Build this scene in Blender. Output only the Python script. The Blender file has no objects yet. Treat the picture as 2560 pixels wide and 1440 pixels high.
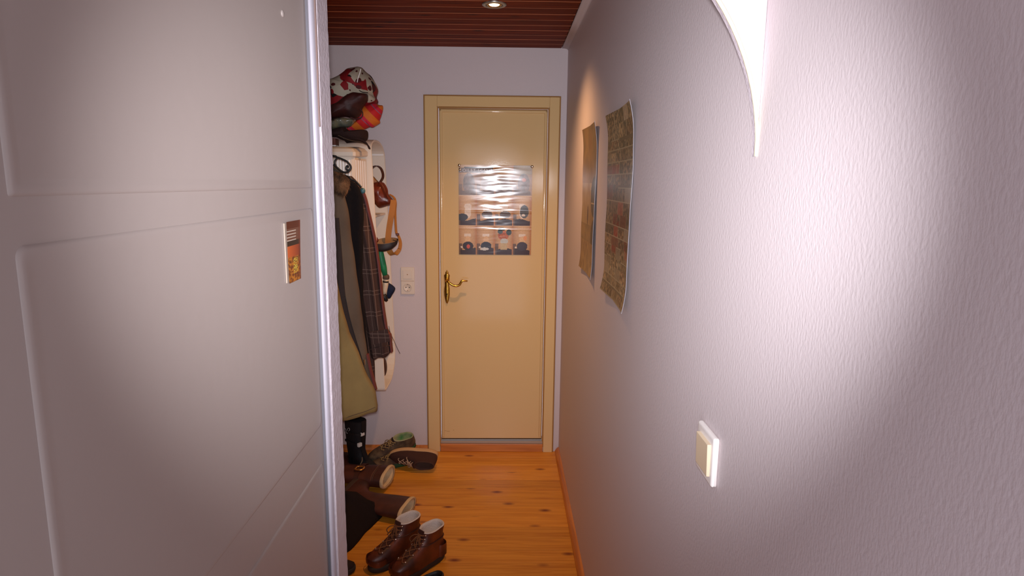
import bpy, bmesh, math, random
from mathutils import Vector, Matrix, noise
random.seed(7)
SC = bpy.context.scene
COL = SC.collection
PI = math.pi

# ---------------------------------------------------------------- camera
F, PITCH, YAW, ROLL, H = 1560.0, .1672, .0122, .0108, 1.597
_f = Vector((math.sin(YAW)*math.cos(PITCH), math.cos(YAW)*math.cos(PITCH), -math.sin(PITCH)))
_r = Vector((math.cos(YAW), -math.sin(YAW), 0))
_u = _r.cross(_f)
RV = _r*math.cos(ROLL) + _u*math.sin(ROLL)
UV = _u*math.cos(ROLL) - _r*math.sin(ROLL)
FV = _f
cd = bpy.data.cameras.new('camera')
cam = bpy.data.objects.new('camera', cd); COL.objects.link(cam)
cd.sensor_width = 36; cd.lens = 36*F/2560; cd.clip_start = .02
m = Matrix((RV, UV, -FV)).transposed().to_4x4(); m.translation = Vector((0, 0, H))
cam.matrix_world = m
SC.camera = cam

# ---------------------------------------------------------------- world, lights, exposure
w = bpy.data.worlds.new('world'); SC.world = w; w.use_nodes = True
bg = w.node_tree.nodes['Background']; bg.inputs[0].default_value = (.86, .87, 1.0, 1); bg.inputs[1].default_value = 1.6
SC.view_settings.view_transform = 'Standard'; SC.view_settings.look = 'None'
SC.view_settings.gamma = 1; SC.view_settings.exposure = 0; SC.view_settings.use_curve_mapping = False
def light(name, kind, loc, energy, col, rot=(0, 0, 0), **kw):
    l = bpy.data.lights.new(name, kind); l.energy = energy; l.color = col
    for k, v in kw.items(): setattr(l, k, v)
    o = bpy.data.objects.new(name, l); o.location = loc; o.rotation_euler = rot; COL.objects.link(o); return o
light('camera_flash', 'SPOT', (.0, .0, 1.618), 148, (.92, .925, 1.0), (PI/2-.06, 0, 0), spot_size=1.30, spot_blend=1.0, shadow_soft_size=.016)
light('halogen_spot', 'SPOT', (-.052, 2.70, 2.30), 45, (1.0, .54, .24), (0, 0, 0), spot_size=2.15, spot_blend=1.0, shadow_soft_size=.025)

def at(x, y, Y):
    """point of the vertical plane at depth Y that lies under pixel x, y"""
    d = FV + RV*(x-1280)/F - UV*(y-720)/F
    return Vector((0, 0, H)) + d*(Y/d.y)

# ---------------------------------------------------------------- materials
def srgb(c):
    return tuple(((v/255)/12.92 if v/255 <= .04045 else ((v/255+.055)/1.055)**2.4) for v in c)
def mat(name, c, rough=.6, spec=.5, metal=0, bump=0, bscale=80, stretch=(1, 1, 1), c2=None, cscale=8, cstretch=None, coat=0, detail=4, sheen=0, trans=0, mixlo=.35, mixhi=.65):
    m = bpy.data.materials.new(name); m.use_nodes = True
    nt = m.node_tree; N = nt.nodes; L = nt.links; b = N['Principled BSDF']
    b.inputs['Base Color'].default_value = (*c, 1); b.inputs['Roughness'].default_value = rough
    b.inputs['Specular IOR Level'].default_value = spec; b.inputs['Metallic'].default_value = metal
    b.inputs['Coat Weight'].default_value = coat; b.inputs['Coat Roughness'].default_value = .12
    b.inputs['Sheen Weight'].default_value = sheen; b.inputs['Transmission Weight'].default_value = trans
    tc = N.new('ShaderNodeTexCoord')
    if bump:
        mp = N.new('ShaderNodeMapping'); mp.inputs['Scale'].default_value = stretch
        n = N.new('ShaderNodeTexNoise'); n.inputs['Scale'].default_value = bscale; n.inputs['Detail'].default_value = detail
        bp = N.new('ShaderNodeBump'); bp.inputs['Strength'].default_value = bump; bp.inputs['Distance'].default_value = .003
        L.new(tc.outputs['Object'], mp.inputs[0]); L.new(mp.outputs[0], n.inputs[0]); L.new(n.outputs[0], bp.inputs['Height']); L.new(bp.outputs[0], b.inputs['Normal'])
    if c2:
        mp = N.new('ShaderNodeMapping'); mp.inputs['Scale'].default_value = cstretch or (1, 1, 1)
        n = N.new('ShaderNodeTexNoise'); n.inputs['Scale'].default_value = cscale; n.inputs['Detail'].default_value = 5
        r = N.new('ShaderNodeValToRGB'); r.color_ramp.elements[0].color = (*c, 1); r.color_ramp.elements[1].color = (*c2, 1)
        r.color_ramp.elements[0].position = mixlo; r.color_ramp.elements[1].position = mixhi
        L.new(tc.outputs['Object'], mp.inputs[0]); L.new(mp.outputs[0], n.inputs[0]); L.new(n.outputs[0], r.inputs[0]); L.new(r.outputs[0], b.inputs['Base Color'])
    return m
def vmat(name, rough=.3, spec=.5, coat=0, bump=0, bscale=20, stretch=(1, 1, 1)):
    m = mat(name, (.5, .5, .5), rough, spec, bump=bump, bscale=bscale, stretch=stretch, coat=coat)
    N = m.node_tree.nodes; a = N.new('ShaderNodeVertexColor'); a.layer_name = 'print'
    m.node_tree.links.new(a.outputs[0], N['Principled BSDF'].inputs['Base Color']); return m
def wood(name, base, dark, knot, axis='x', knots=True, rough=.35, coat=.25, gs=1.0, spec=.5):
    """long-grained board wood with small dark knots, grain along local x"""
    m = bpy.data.materials.new(name); m.use_nodes = True
    nt = m.node_tree; N = nt.nodes; L = nt.links; b = N['Principled BSDF']
    b.inputs['Roughness'].default_value = rough; b.inputs['Specular IOR Level'].default_value = spec; b.inputs['Coat Weight'].default_value = coat; b.inputs['Coat Roughness'].default_value = .25
    tc = N.new('ShaderNodeTexCoord'); oi = N.new('ShaderNodeObjectInfo')
    add = N.new('ShaderNodeVectorMath'); add.operation = 'ADD'
    mul = N.new('ShaderNodeMath'); mul.operation = 'MULTIPLY'; mul.inputs[1].default_value = 37
    L.new(oi.outputs['Random'], mul.inputs[0])
    L.new(tc.outputs['Object'], add.inputs[0]); L.new(mul.outputs[0], add.inputs[1])
    mp = N.new('ShaderNodeMapping'); mp.inputs['Scale'].default_value = (1.6*gs, 26*gs, 26*gs) if axis == 'x' else (26*gs, 1.6*gs, 26*gs)
    n = N.new('ShaderNodeTexNoise'); n.inputs['Scale'].default_value = 2.2; n.inputs['Detail'].default_value = 6; n.inputs['Distortion'].default_value = .6
    r = N.new('ShaderNodeValToRGB'); r.color_ramp.elements[0].color = (*dark, 1); r.color_ramp.elements[1].color = (*base, 1)
    r.color_ramp.elements[0].position = .28; r.color_ramp.elements[1].position = .6
    L.new(add.outputs[0], mp.inputs[0]); L.new(mp.outputs[0], n.inputs[0]); L.new(n.outputs[0], r.inputs[0])
    out = r.outputs[0]
    hs = N.new('ShaderNodeHueSaturation'); mr = N.new('ShaderNodeMapRange'); mr.inputs[3].default_value = .86; mr.inputs[4].default_value = 1.12
    L.new(oi.outputs['Random'], mr.inputs[0]); L.new(mr.outputs[0], hs.inputs['Value']); L.new(out, hs.inputs['Color']); out = hs.outputs[0]
    if knots:
        mk = N.new('ShaderNodeMapping'); mk.inputs['Scale'].default_value = (4.2, 9, 9) if axis == 'x' else (9, 4.2, 9)
        v = N.new('ShaderNodeTexVoronoi'); v.inputs['Scale'].default_value = 1.25; v.inputs['Randomness'].default_value = 1
        rk = N.new('ShaderNodeValToRGB'); rk.color_ramp.elements[0].color = (1, 1, 1, 1); rk.color_ramp.elements[1].color = (0, 0, 0, 1)
        rk.color_ramp.elements[0].position = .05; rk.color_ramp.elements[1].position = .20
        gate = N.new('ShaderNodeSeparateColor'); gt = N.new('ShaderNodeMath'); gt.operation = 'GREATER_THAN'; gt.inputs[1].default_value = .14
        fac = N.new('ShaderNodeMath'); fac.operation = 'MULTIPLY'; mx = N.new('ShaderNodeMixRGB'); mx.inputs[2].default_value = (*knot, 1)
        L.new(add.outputs[0], mk.inputs[0]); L.new(mk.outputs[0], v.inputs['Vector']); L.new(v.outputs['Distance'], rk.inputs[0])
        L.new(v.outputs['Color'], gate.inputs[0]); L.new(gate.outputs[0], gt.inputs[0]); L.new(gt.outputs[0], fac.inputs[0]); L.new(rk.outputs[0], fac.inputs[1])
        L.new(fac.outputs[0], mx.inputs[0]); L.new(out, mx.inputs[1]); out = mx.outputs[0]
    L.new(out, b.inputs['Base Color'])
    return m

M = {}
M['wall'] = mat('wall_plaster', srgb((209, 196, 196)), .5, .2, bump=.22, bscale=260, stretch=(1, 1, .5), detail=3)
M['plaster'] = mat('rough_plaster', srgb((196, 184, 188)), .6, .4, bump=.6, bscale=110, detail=4)
M['board'] = wood('dark_ceiling_wood', srgb((118, 44, 8)), srgb((78, 24, 3)), (.04, .010, .004), 'x', True, .6, 0, spec=.08)
M['lit_groove'] = mat('ceiling_lit_groove', srgb((176, 96, 50)), .5)  # paler than the boards: light in the joints is painted into this colour
M['plank'] = wood('pine_plank', srgb((222, 148, 50)), srgb((194, 116, 30)), srgb((112, 42, 14)), 'x', True, .42, .12, spec=.3)
M['gap'] = mat('plank_joint', srgb((96, 44, 18)), .8)
M['base'] = wood('pine_skirting', srgb((196, 116, 46)), srgb((168, 92, 30)), srgb((110, 44, 18)), 'y', False, .4, .2)
M['thresh'] = wood('threshold_wood', srgb((206, 126, 56)), srgb((178, 102, 42)), srgb((100, 44, 18)), 'x', True, .4, .2)
M['cream'] = mat('cream_gloss_paint', srgb((220, 186, 132)), .085, .32, bump=.025, bscale=260, detail=2)
M['creamline'] = mat('cream_joint', srgb((166, 120, 66)), .5, .2)
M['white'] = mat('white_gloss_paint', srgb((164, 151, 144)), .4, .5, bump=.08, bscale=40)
M['whitetrim'] = mat('white_trim_paint', srgb((186, 180, 188)), .3, .5)
M['crack'] = mat('crack_brown', srgb((128, 104, 96)), .9)
M['grey'] = mat('grey_strip', srgb((166, 148, 132)), .5)
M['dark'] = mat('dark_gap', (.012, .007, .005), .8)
M['brass'] = mat('brass', srgb((196, 150, 62)), .22, .5, 1, bump=.2, bscale=60)
M['plastic'] = mat('white_plastic', srgb((236, 228, 222)), .3)
M['beigeplastic'] = mat('beige_plastic', srgb((206, 172, 128)), .35)
M['ivory'] = mat('ivory_plastic', srgb((222, 206, 188)), .38)
M['ivory2'] = mat('yellowed_plastic', srgb((226, 204, 172)), .4)
M['chrome'] = mat('chrome', (.8, .78, .75), .12, .5, 1)
M['iron'] = mat('wrought_iron', (.012, .010, .010), .4, .5, .3)
M['black'] = mat('black_cloth', (.010, .008, .009), .95, .2, bump=.4, bscale=300)
M['blacklea'] = mat('black_leather', (.008, .007, .008), .5, .4, bump=.3, bscale=90)

# ---------------------------------------------------------------- mesh helpers
def link(name, me, m, parent=None, smooth=False):
    o = bpy.data.objects.new(name, me); COL.objects.link(o)
    for mm in (m if isinstance(m, (list, tuple)) else [m]): me.materials.append(mm)
    if parent is not None: o.parent = parent
    if smooth:
        for p in me.polygons: p.use_smooth = True
    return o
def mesh(name, vs, fs, m, parent=None, smooth=False, off=None):
    me = bpy.data.meshes.new(name)
    if off is not None: vs = [Vector(v)-off for v in vs]
    me.from_pydata([tuple(v) for v in vs], [], fs); me.update()
    bm = bmesh.new(); bm.from_mesh(me); bmesh.ops.recalc_face_normals(bm, faces=bm.faces); bm.to_mesh(me); bm.free()
    return link(name, me, m, parent, smooth)
def frombm(name, bm, m, parent=None, smooth=False):
    me = bpy.data.meshes.new(name); bm.to_mesh(me); bm.free(); return link(name, me, m, parent, smooth)
def abox(bm, x0, x1, y0, y1, z0, z1, bev=0, seg=1):
    g = bmesh.ops.create_cube(bm, size=1)['verts']
    for v in g: v.co = Vector(((x0+x1)/2+v.co.x*(x1-x0), (y0+y1)/2+v.co.y*(y1-y0), (z0+z1)/2+v.co.z*(z1-z0)))
    if bev:
        ed = list({e for v in g for e in v.link_edges})
        bmesh.ops.bevel(bm, geom=ed, offset=bev, segments=seg, affect='EDGES', profile=.6)
def box(name, x0, x1, y0, y1, z0, z1, m, parent=None, bev=0, seg=1, off=None, smooth=False):
    if off is not None: x0 -= off.x; x1 -= off.x; y0 -= off.y; y1 -= off.y; z0 -= off.z; z1 -= off.z
    bm = bmesh.new(); abox(bm, x0, x1, y0, y1, z0, z1, bev, seg); return frombm(name, bm, m, parent, smooth)
def loft(name, rings, m, parent=None, cap0=True, cap1=True, off=None, smooth=True, closed=True):
    n = len(rings[0]); vs = [v for r in rings for v in r]; fs = []
    for i in range(len(rings)-1):
        for j in range(n if closed else n-1):
            k = (j+1) % n; fs.append((i*n+j, i*n+k, (i+1)*n+k, (i+1)*n+j))
    if closed and cap0: fs.append(tuple(range(n)))
    if closed and cap1: fs.append(tuple((len(rings)-1)*n+j for j in range(n)))
    return mesh(name, vs, fs, m, parent, smooth, off)
def frames(pts):
    T = []
    for i in range(len(pts)):
        a = pts[max(i-1, 0)]; b = pts[min(i+1, len(pts)-1)]; T.append((b-a).normalized())
    n = T[0].orthogonal().normalized(); out = []
    for t in T:
        n = (n - t*n.dot(t)).normalized(); out.append((t, n, t.cross(n)))
    return out
def smoothpath(pts, n=6, closed=False):
    pts = [Vector(p) for p in pts]; out = []; L = len(pts)
    rng = range(L if closed else L-1)
    for i in rng:
        if closed: p0, p1, p2, p3 = pts[(i-1) % L], pts[i], pts[(i+1) % L], pts[(i+2) % L]
        else: p0, p1, p2, p3 = pts[max(i-1, 0)], pts[i], pts[i+1], pts[min(i+2, L-1)]
        for k in range(n):
            t = k/n
            out.append(.5*((2*p1)+(p2-p0)*t+(2*p0-5*p1+4*p2-p3)*t*t+(3*p1-p0-3*p2+p3)*t**3))
    if not closed: out.append(pts[-1].copy())
    return out
def tube(name, pts, r, m, parent=None, seg=8, off=None, n=6, flat=None):
    P = smoothpath(pts, n); fr = frames(P); rings = []
    for i, p in enumerate(P):
        rr = r(i/(len(P)-1)) if callable(r) else r
        rings.append([p+(fr[i][1]*math.cos(a)+fr[i][2]*math.sin(a))*rr for a in [2*PI*k/seg for k in range(seg)]])
    return loft(name, rings, m, parent, off=off)
def ribbon(name, pts, wd, th, m, parent=None, off=None, wdir=None, n=6):
    """flat strap: rectangular section, width along wdir (a vector or a function of t)"""
    P = smoothpath(pts, n); fr = frames(P); rings = []
    for i, p in enumerate(P):
        t = i/(len(P)-1); W = Vector(wdir(t) if callable(wdir) else wdir); T = fr[i][0]
        W = (W-T*W.dot(T)).normalized(); B = T.cross(W)
        w2 = (wd(t) if callable(wd) else wd)/2
        rings.append([p+W*w2+B*th/2, p-W*w2+B*th/2, p-W*w2-B*th/2, p+W*w2-B*th/2])
    return loft(name, rings, m, parent, off=off, smooth=False)
def inflate(name, outline, Y, depth, m, parent=None, off=None, lump=.006, lscale=14, c=None, n=5, power=2.2, seed=0):
    """closed puffed body whose outline (pixels) stands in the plane at depth Y"""
    O = smoothpath([at(x, y, Y) for x, y in outline], n, True); N = len(O)
    C = at(c[0], c[1], Y) if c else sum(O, Vector())/N
    rings = []
    S = [.0, .25, .45, .62, .76, .87, .95, 1.0]
    seq = [(-1, s) for s in S[1:]] + [(1, s) for s in reversed(S[1:-1])]
    for sgn, s in seq:
        rr = []
        for p in O:
            q = C+(p-C)*s; y = depth*(1-s**power)**(1/power) if s < 1 else 0
            nn = noise.noise(Vector((q.x*lscale, q.z*lscale+seed*3.1, sgn*1.7+seed)))
            rr.append(Vector((q.x, Y+sgn*(y+nn*lump*(1.6 if s < 1 else 0)), q.z+ nn*lump*.25)))
        rings.append(rr)
    vs = [v for r in rings for v in r]; fs = []
    for i in range(len(rings)-1):
        for j in range(N): k = (j+1) % N; fs.append((i*N+j, i*N+k, (i+1)*N+k, (i+1)*N+j))
    a = len(vs); vs.append(Vector((C.x, Y-depth, C.z))); b = len(vs); vs.append(Vector((C.x, Y+depth, C.z)))
    L0 = (len(rings)-1)*N
    for j in range(N): k = (j+1) % N; fs.append((a, k, j)); fs.append((b, L0+j, L0+k))
    return mesh(name, vs, fs, m, parent, True, off)
def tag(o, label=None, cat=None, group=None, kind=None):
    if label: o['label'] = label
    if cat: o['category'] = cat
    if group: o['group'] = group
    if kind: o['kind'] = kind
    return o
def thing(name, label, cat, loc=(0, 0, 0), group=None, rot=None, mw=None, kind=None):
    o = bpy.data.objects.new(name, None); COL.objects.link(o); o.empty_display_size = .05
    if mw is not None: o.matrix_world = mw
    else:
        o.location = loc
        if rot: o.rotation_euler = rot
    return tag(o, label, cat, group, kind)
def S(o, label=None): return tag(o, label, None, None, 'structure')

# ================================================================= setting
XR, XL, YB, ZC = .334, -1.02, 3.55, 2.3185
# back wall, with the doorway left open
OX0, OX1, OZ = -.375, .237, 2.006
bm = bmesh.new()
abox(bm, XL-.1, OX0, YB, YB+.12, 0, ZC+.05); abox(bm, OX1, XR+.12, YB, YB+.12, 0, ZC+.05); abox(bm, OX0, OX1, YB, YB+.12, OZ, ZC+.05)
S(frombm('wall_back', bm, M['wall']), 'lilac white plaster wall around the cream door')
def wallgrid(name, x, y0, y1, z0, z1, th, m):
    return box(name, min(x, x+th), max(x, x+th), y0, y1, z0, z1, m)
S(wallgrid('wall_right', XR, -.25, YB, -.02, ZC+.05, .1, M['wall']), 'pale rough plaster wall that carries the two long posters')
S(wallgrid('wall_left', XL, 1.33, YB, -.02, ZC+.05, -.1, M['wall']))
# near partition on the left: plaster end with a ragged edge
rings = []
zs = [i*.012 for i in range(int(ZC/.012)+1)]+[ZC+.03]
for z in zs:
    j = .0016*noise.noise(Vector((0, 0, z*60)))+.0012*noise.noise(Vector((5, 0, z*170)))
    k = .0012*noise.noise(Vector((9, 0, z*45)))
    rings.append([Vector((-.3635, 1.2525, z)), Vector((-.3605+j, 1.2515, z)), Vector((-.3585+k*.5, 1.2535, z)), Vector((-.3590+k, 1.326, z)), Vector((-.3610+k, 1.33, z)), Vector((-1.12, 1.33, z)), Vector((-1.12, 1.263, z)), Vector((-.3635, 1.263, z))])
S(loft('wall_left_partition', rings, M['plaster'], smooth=False), 'rough white plaster end of the near partition')
S(box('trim_crack', -.3632, -.3598, 1.2480, 1.2522, 1.70, ZC, M['crack']))
# white rounded door casing
rings = []
for z in [0, .4, .8, 1.2, 1.6, 2.0, ZC]:
    rr = []
    for k in range(9):
        a = PI*k/8; rr.append(Vector((-.3680-.0055*math.cos(a), 1.247-.013*math.sin(a), z)))
    rr += [Vector((-.3625, 1.262, z)), Vector((-.40, 1.262, z)), Vector((-.40, 1.25, z))]
    rings.append(rr)
S(loft('trim_door_casing', rings, M['whitetrim']), 'white rounded wooden door casing')
# wall behind the open leaf, on the camera's left
S(box('wall_left_room', -.62, -.5, -.25, 1.262, -.02, ZC+.05, M['wall']))
S(box('wall_left_return', -1.12, -.36, 1.2625, 1.329, 0, .001, M['wall']))
# ceiling with boards
ceil = S(box('ceiling', XL, XR, -.25, YB, ZC+.016, ZC+.05, M['lit_groove']), 'dark reddish brown timber board ceiling')
bmB = {}
def board_mesh(L, wd, th, bev):
    bm = bmesh.new(); abox(bm, -L/2, L/2, -wd/2, wd/2, 0, th, bev); me = bpy.data.meshes.new('board'); bm.to_mesh(me); bm.free(); return me
me = board_mesh(1.318, .0945, .015, .0025); me.materials.append(M['board'])
y = YB-.0485
while y > -.2:
    o = bpy.data.objects.new('board', me); COL.objects.link(o); o.parent = ceil
    o.location = (XL+.659, y, ZC+random.uniform(-.0008, .0008)); y -= .0975
# tongue strips; the light caught in the joints is put into their colour
y = YB-.0975; mt = bpy.data.meshes.new('tongue'); bm = bmesh.new(); abox(bm, -.659, .659, -.0013, .0013, -.0019, .008); bm.to_mesh(mt); bm.free(); mt.materials.append(M['lit_groove'])
while y > 1.4:
    o = bpy.data.objects.new('tongue', mt); COL.objects.link(o); o.parent = ceil; o.location = (XL+.659, y, ZC+.0012); y -= .0975
# plaster cove along the right wall
rings = []
for yy in [-.2, .6, 1.2, 1.8, 2.4, 3.0, 3.549]:
    rr = [Vector((.300+.002*math.sin(yy*9), yy, ZC+.012)), Vector((.300+.002*math.sin(yy*9), yy, ZC-.001)), Vector((.318, yy, ZC-.002)), Vector((.329, yy, ZC-.005)), Vector((.3345, yy, ZC-.011)), Vector((.3345, yy, ZC+.012))]
    rings.append(rr)
S(loft('trim_cove', rings, M['wall']), 'plaster cove between ceiling boards and right wall')
# floor with planks
floor = S(box('floor', XL-.1, XR, -.25, YB, -.05, -.0145, M['gap']), 'orange pine plank floor with dark knots')
me = board_mesh(XR-XL-.002, .0927, .0140, .0012); me.materials.append(M['plank'])
y = 3.5085
while y > -.2:
    o = bpy.data.objects.new('plank', me); COL.objects.link(o); o.parent = floor
    o.location = ((XR+XL)/2, y, -.0141+random.uniform(-.0004, .0002)); y -= .0940
# skirtings
def skirt(name, p0, p1, nrm, label):
    prof = [(0, 0), (.023, 0), (.023, .012), (.017, .024), (.008, .034), (0, .036)]
    rings = [[Vector(p)+Vector(nrm)*a+Vector((0, 0, b)) for a, b in prof] for p in (p0, p1)]
    return S(loft(name, rings, M['base'], smooth=False), label)
skirt('baseboard_right', (XR, -.2, 0), (XR, 3.53, 0), (-1, 0, 0), 'orange wooden skirting strip below the right wall')
skirt('baseboard_back', (XL, YB, 0), (-.452, YB, 0), (0, -1, 0), 'orange wooden skirting strip left of the door')
skirt('baseboard_left', (XL, 1.34, 0), (XL, 3.52, 0), (1, 0, 0), None)
# rounded opening head near the camera, springing from the right wall
r, xc, zc = .330, .004, 1.635
bot = [(-.50, zc+r)]+[(xc+r*math.sin(a), zc+r*math.cos(a)) for a in [PI/2*k/24 for k in range(25)]]
bot[-1] = (XR-.0005, zc)
rings = [[Vector((x, yy, z)) for x, z in bot] + [Vector((XR-.0005, yy, ZC+.01)), Vector((-.50, yy, ZC+.01))] for yy in (.846, .862)]
S(loft('wall_arch', rings, M['plaster'], smooth=False), 'rounded white plaster corner of the opening, upper right')
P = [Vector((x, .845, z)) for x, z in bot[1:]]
S(tube('trim_arch_lit_edge', P, .0028, mat('cream_lit_edge', srgb((232, 218, 180)), .5), n=1, seg=6), 'added cream strip painting the lit edge of the rounded opening corner')  # added bead, its cream colour stands in for light on the opening's edge

# ---------------------------------------------------------------- the cream door at the end (door_1)
d1 = thing('door_1', 'cream gloss door with a glossy poster and brass handle', None, (0, YB, 0), kind='structure')
O = Vector((0, YB, 0))
leaf = box('leaf', -.366, .228, YB-.006, YB+.035, .083, 1.990, M['cream'], d1, .003, 2, O)
# bead frame along the rim of the leaf
def beadframe(name, x0, x1, z0, z1, y, rad, parent, m, off, bottom=True):
    seg = [((x0, z0), (x0, z1)), ((x0, z1), (x1, z1)), ((x1, z1), (x1, z0))]+([((x1, z0), (x0, z0))] if bottom else [])
    bm = bmesh.new()
    for (a, b), (c, d) in seg:
        x_0, x_1 = min(a, c)-rad, max(a, c)+rad; z_0, z_1 = min(b, d)-rad, max(b, d)+rad
        abox(bm, x_0-off.x, x_1-off.x, y-rad-off.y, y+rad-off.y, z_0-off.z, z_1-off.z, rad*.8, 3)
    return frombm(name, bm, m, parent, True)
beadframe('bead', -.358, .220, .10, 1.982, YB-.006, .008, d1, M['cream'], O, False)
box('leaf_gap', -.369, .231, YB+.001, YB+.004, .074, 1.996, M['creamline'], d1, off=O)
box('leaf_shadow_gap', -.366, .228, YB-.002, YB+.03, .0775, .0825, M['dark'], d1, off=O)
d1.rotation_euler.z = .0127
# casing
cas = thing('trim_casing', 'cream wooden frame around the end door', None, (0, YB, 0), kind='structure')
def casepiece(name, x0, x1, z0, z1):
    o = box(name, x0, x1, YB-.016, YB-.0005, z0, z1, M['cream'], cas, .003, 2, O); return o
casepiece('jamb', -.446, -.378, 0, 2.060); casepiece('jamb', .240, .294, 0, 2.060); casepiece('head', -.378, .240, 2.004, 2.060)
bm = bmesh.new()
for a in ((-.453, -.446, 0, 2.067), (.294, .301, 0, 2.067), (-.446, .294, 2.060, 2.067)):
    abox(bm, a[0], a[1], -.011, -.0005, a[2], a[3], .002)
frombm('outer_bead', bm, M['creamline'], cas)
bm = bmesh.new()
for a in ((-.380, -.372, .03, 2.004), (.232, .241, .03, 2.004), (-.372, .232, 1.996, 2.004)):
    abox(bm, a[0], a[1], -.010, -.0005, a[2], a[3], .003, 2)
frombm('inner_bead', bm, M['creamline'], cas)
th = thing('trim_threshold', 'orange wooden threshold below the end door', None, (0, YB, 0), kind='structure')
box('step', -.376, .238, YB-.014, YB+.1, 0, .050, M['thresh'], th, .004, 2, O)
box('metal_strip', -.374, .236, YB-.0125, YB+.09, .051, .066, M['grey'], th, .002, 1, O)
# brass handle
hb = []
prof = [(0.908, .003), (.914, .007), (.925, .010), (.940, .0135), (.955, .0155), (.975, .016), (.995, .0155), (1.015, .0125), (1.03, .013), (1.045, .0145), (1.06, .015), (1.068, .0165), (1.074, .015), (1.079, .009), (1.086, .0095), (1.092, .0065), (1.096, .003), (1.101, .0015)]
rings = []
for z, hw in prof:
    rings.append([Vector((-.330+hw*math.cos(a), YB-.0125-.0055*max(0, math.sin(a))**.7 if math.sin(a) > 0 else YB-.0125+.006, z)) for a in [2*PI*k/14 for k in range(14)]])
hd = thing('handle', 'ornate brass lever handle', None, (-.33, YB, 1.0)); hd.parent = d1; hd.location = (0, 0, 0)
def dpart(o): o.parent = d1; return o
bp = loft('handle_plate', rings, M['brass'], d1, off=O)
bpy.data.objects.remove(hd)
P = [(-.330, YB-.02, 1.045), (-.329, YB-.05, 1.044), (-.318, YB-.062, 1.040), (-.295, YB-.064, 1.024), (-.275, YB-.063, 1.018), (-.256, YB-.062, 1.024), (-.246, YB-.062, 1.040), (-.240, YB-.062, 1.047), (-.226, YB-.062, 1.047), (-.210, YB-.06, 1.046)]
tube('lever', P, lambda t: .0068 if t < .75 else .0068-.012*(t-.75)+.0, M['brass'], d1, 10, O)
bm = bmesh.new()
bmesh.ops.create_uvsphere(bm, u_segments=14, v_segments=8, radius=.013, matrix=Matrix.Translation((-.330, -.020, 1.045)) @ Matrix.Diagonal((1, .6, 1, 1)))
frombm('rose', bm, M['brass'], d1, True)
bm = bmesh.new(); abox(bm, -.332, -.328, -.0195, -.017, .945, .962, .001); abox(bm, -.3335, -.3265, -.0195, -.017, .958, .966, .002)
frombm('keyhole', bm, M['dark'], d1)
for z in (1.082, .922):
    bm = bmesh.new(); bmesh.ops.create_uvsphere(bm, u_segments=8, v_segments=6, radius=.0035, matrix=Matrix.Translation((-.330, -.0185, z))); frombm('screw', bm, M['brass'], d1, True)
bm = bmesh.new()
for x, z, wd in ((-.352, .130, .012), (-.338, .127, .018), (-.30, .134, .006)):
    abox(bm, x, x+wd, -.0068, -.0059, z, z+.0016)
sc = frombm('scratch', bm, M['creamline'], d1)

# ---------------------------------------------------------------- prints (colour attribute on a fine sheet)
def sheet(name, nu, nv, pos, colf, m, parent=None, off=None):
    """printed paper: grid of quads, colour per face from colf(u, v), position from pos(u, v)"""
    vs = []; fs = []
    for j in range(nv+1):
        for i in range(nu+1): vs.append(pos(i/nu, j/nv))
    for j in range(nv):
        for i in range(nu): a = j*(nu+1)+i; fs.append((a, a+1, a+nu+2, a+nu+1))
    me = bpy.data.meshes.new(name)
    if off is not None: vs = [v-off for v in vs]
    me.from_pydata([tuple(v) for v in vs], [], fs); me.update()
    ca = me.color_attributes.new('print', 'FLOAT_COLOR', 'CORNER'); k = 0; buf = []
    for j in range(nv):
        for i in range(nu):
            c = colf((i+.5)/nu, (j+.5)/nv); buf += [c[0], c[1], c[2], 1]*4
    ca.data.foreach_set('color', buf)
    o = link(name, me, m, parent, True)
    return o
def lerp(a, b, t): t = max(0, min(1, t)); return tuple(a[i]+(b[i]-a[i])*t for i in range(3))
def fbm(x, y, z=0): return noise.fractal(Vector((x, y, z)), 1.0, 2.0, 4)
def ell(u, v, cx, cy, rx, ry): return ((u-cx)/rx)**2+((v-cy)/ry)**2 < 1
CELL = {}
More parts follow.
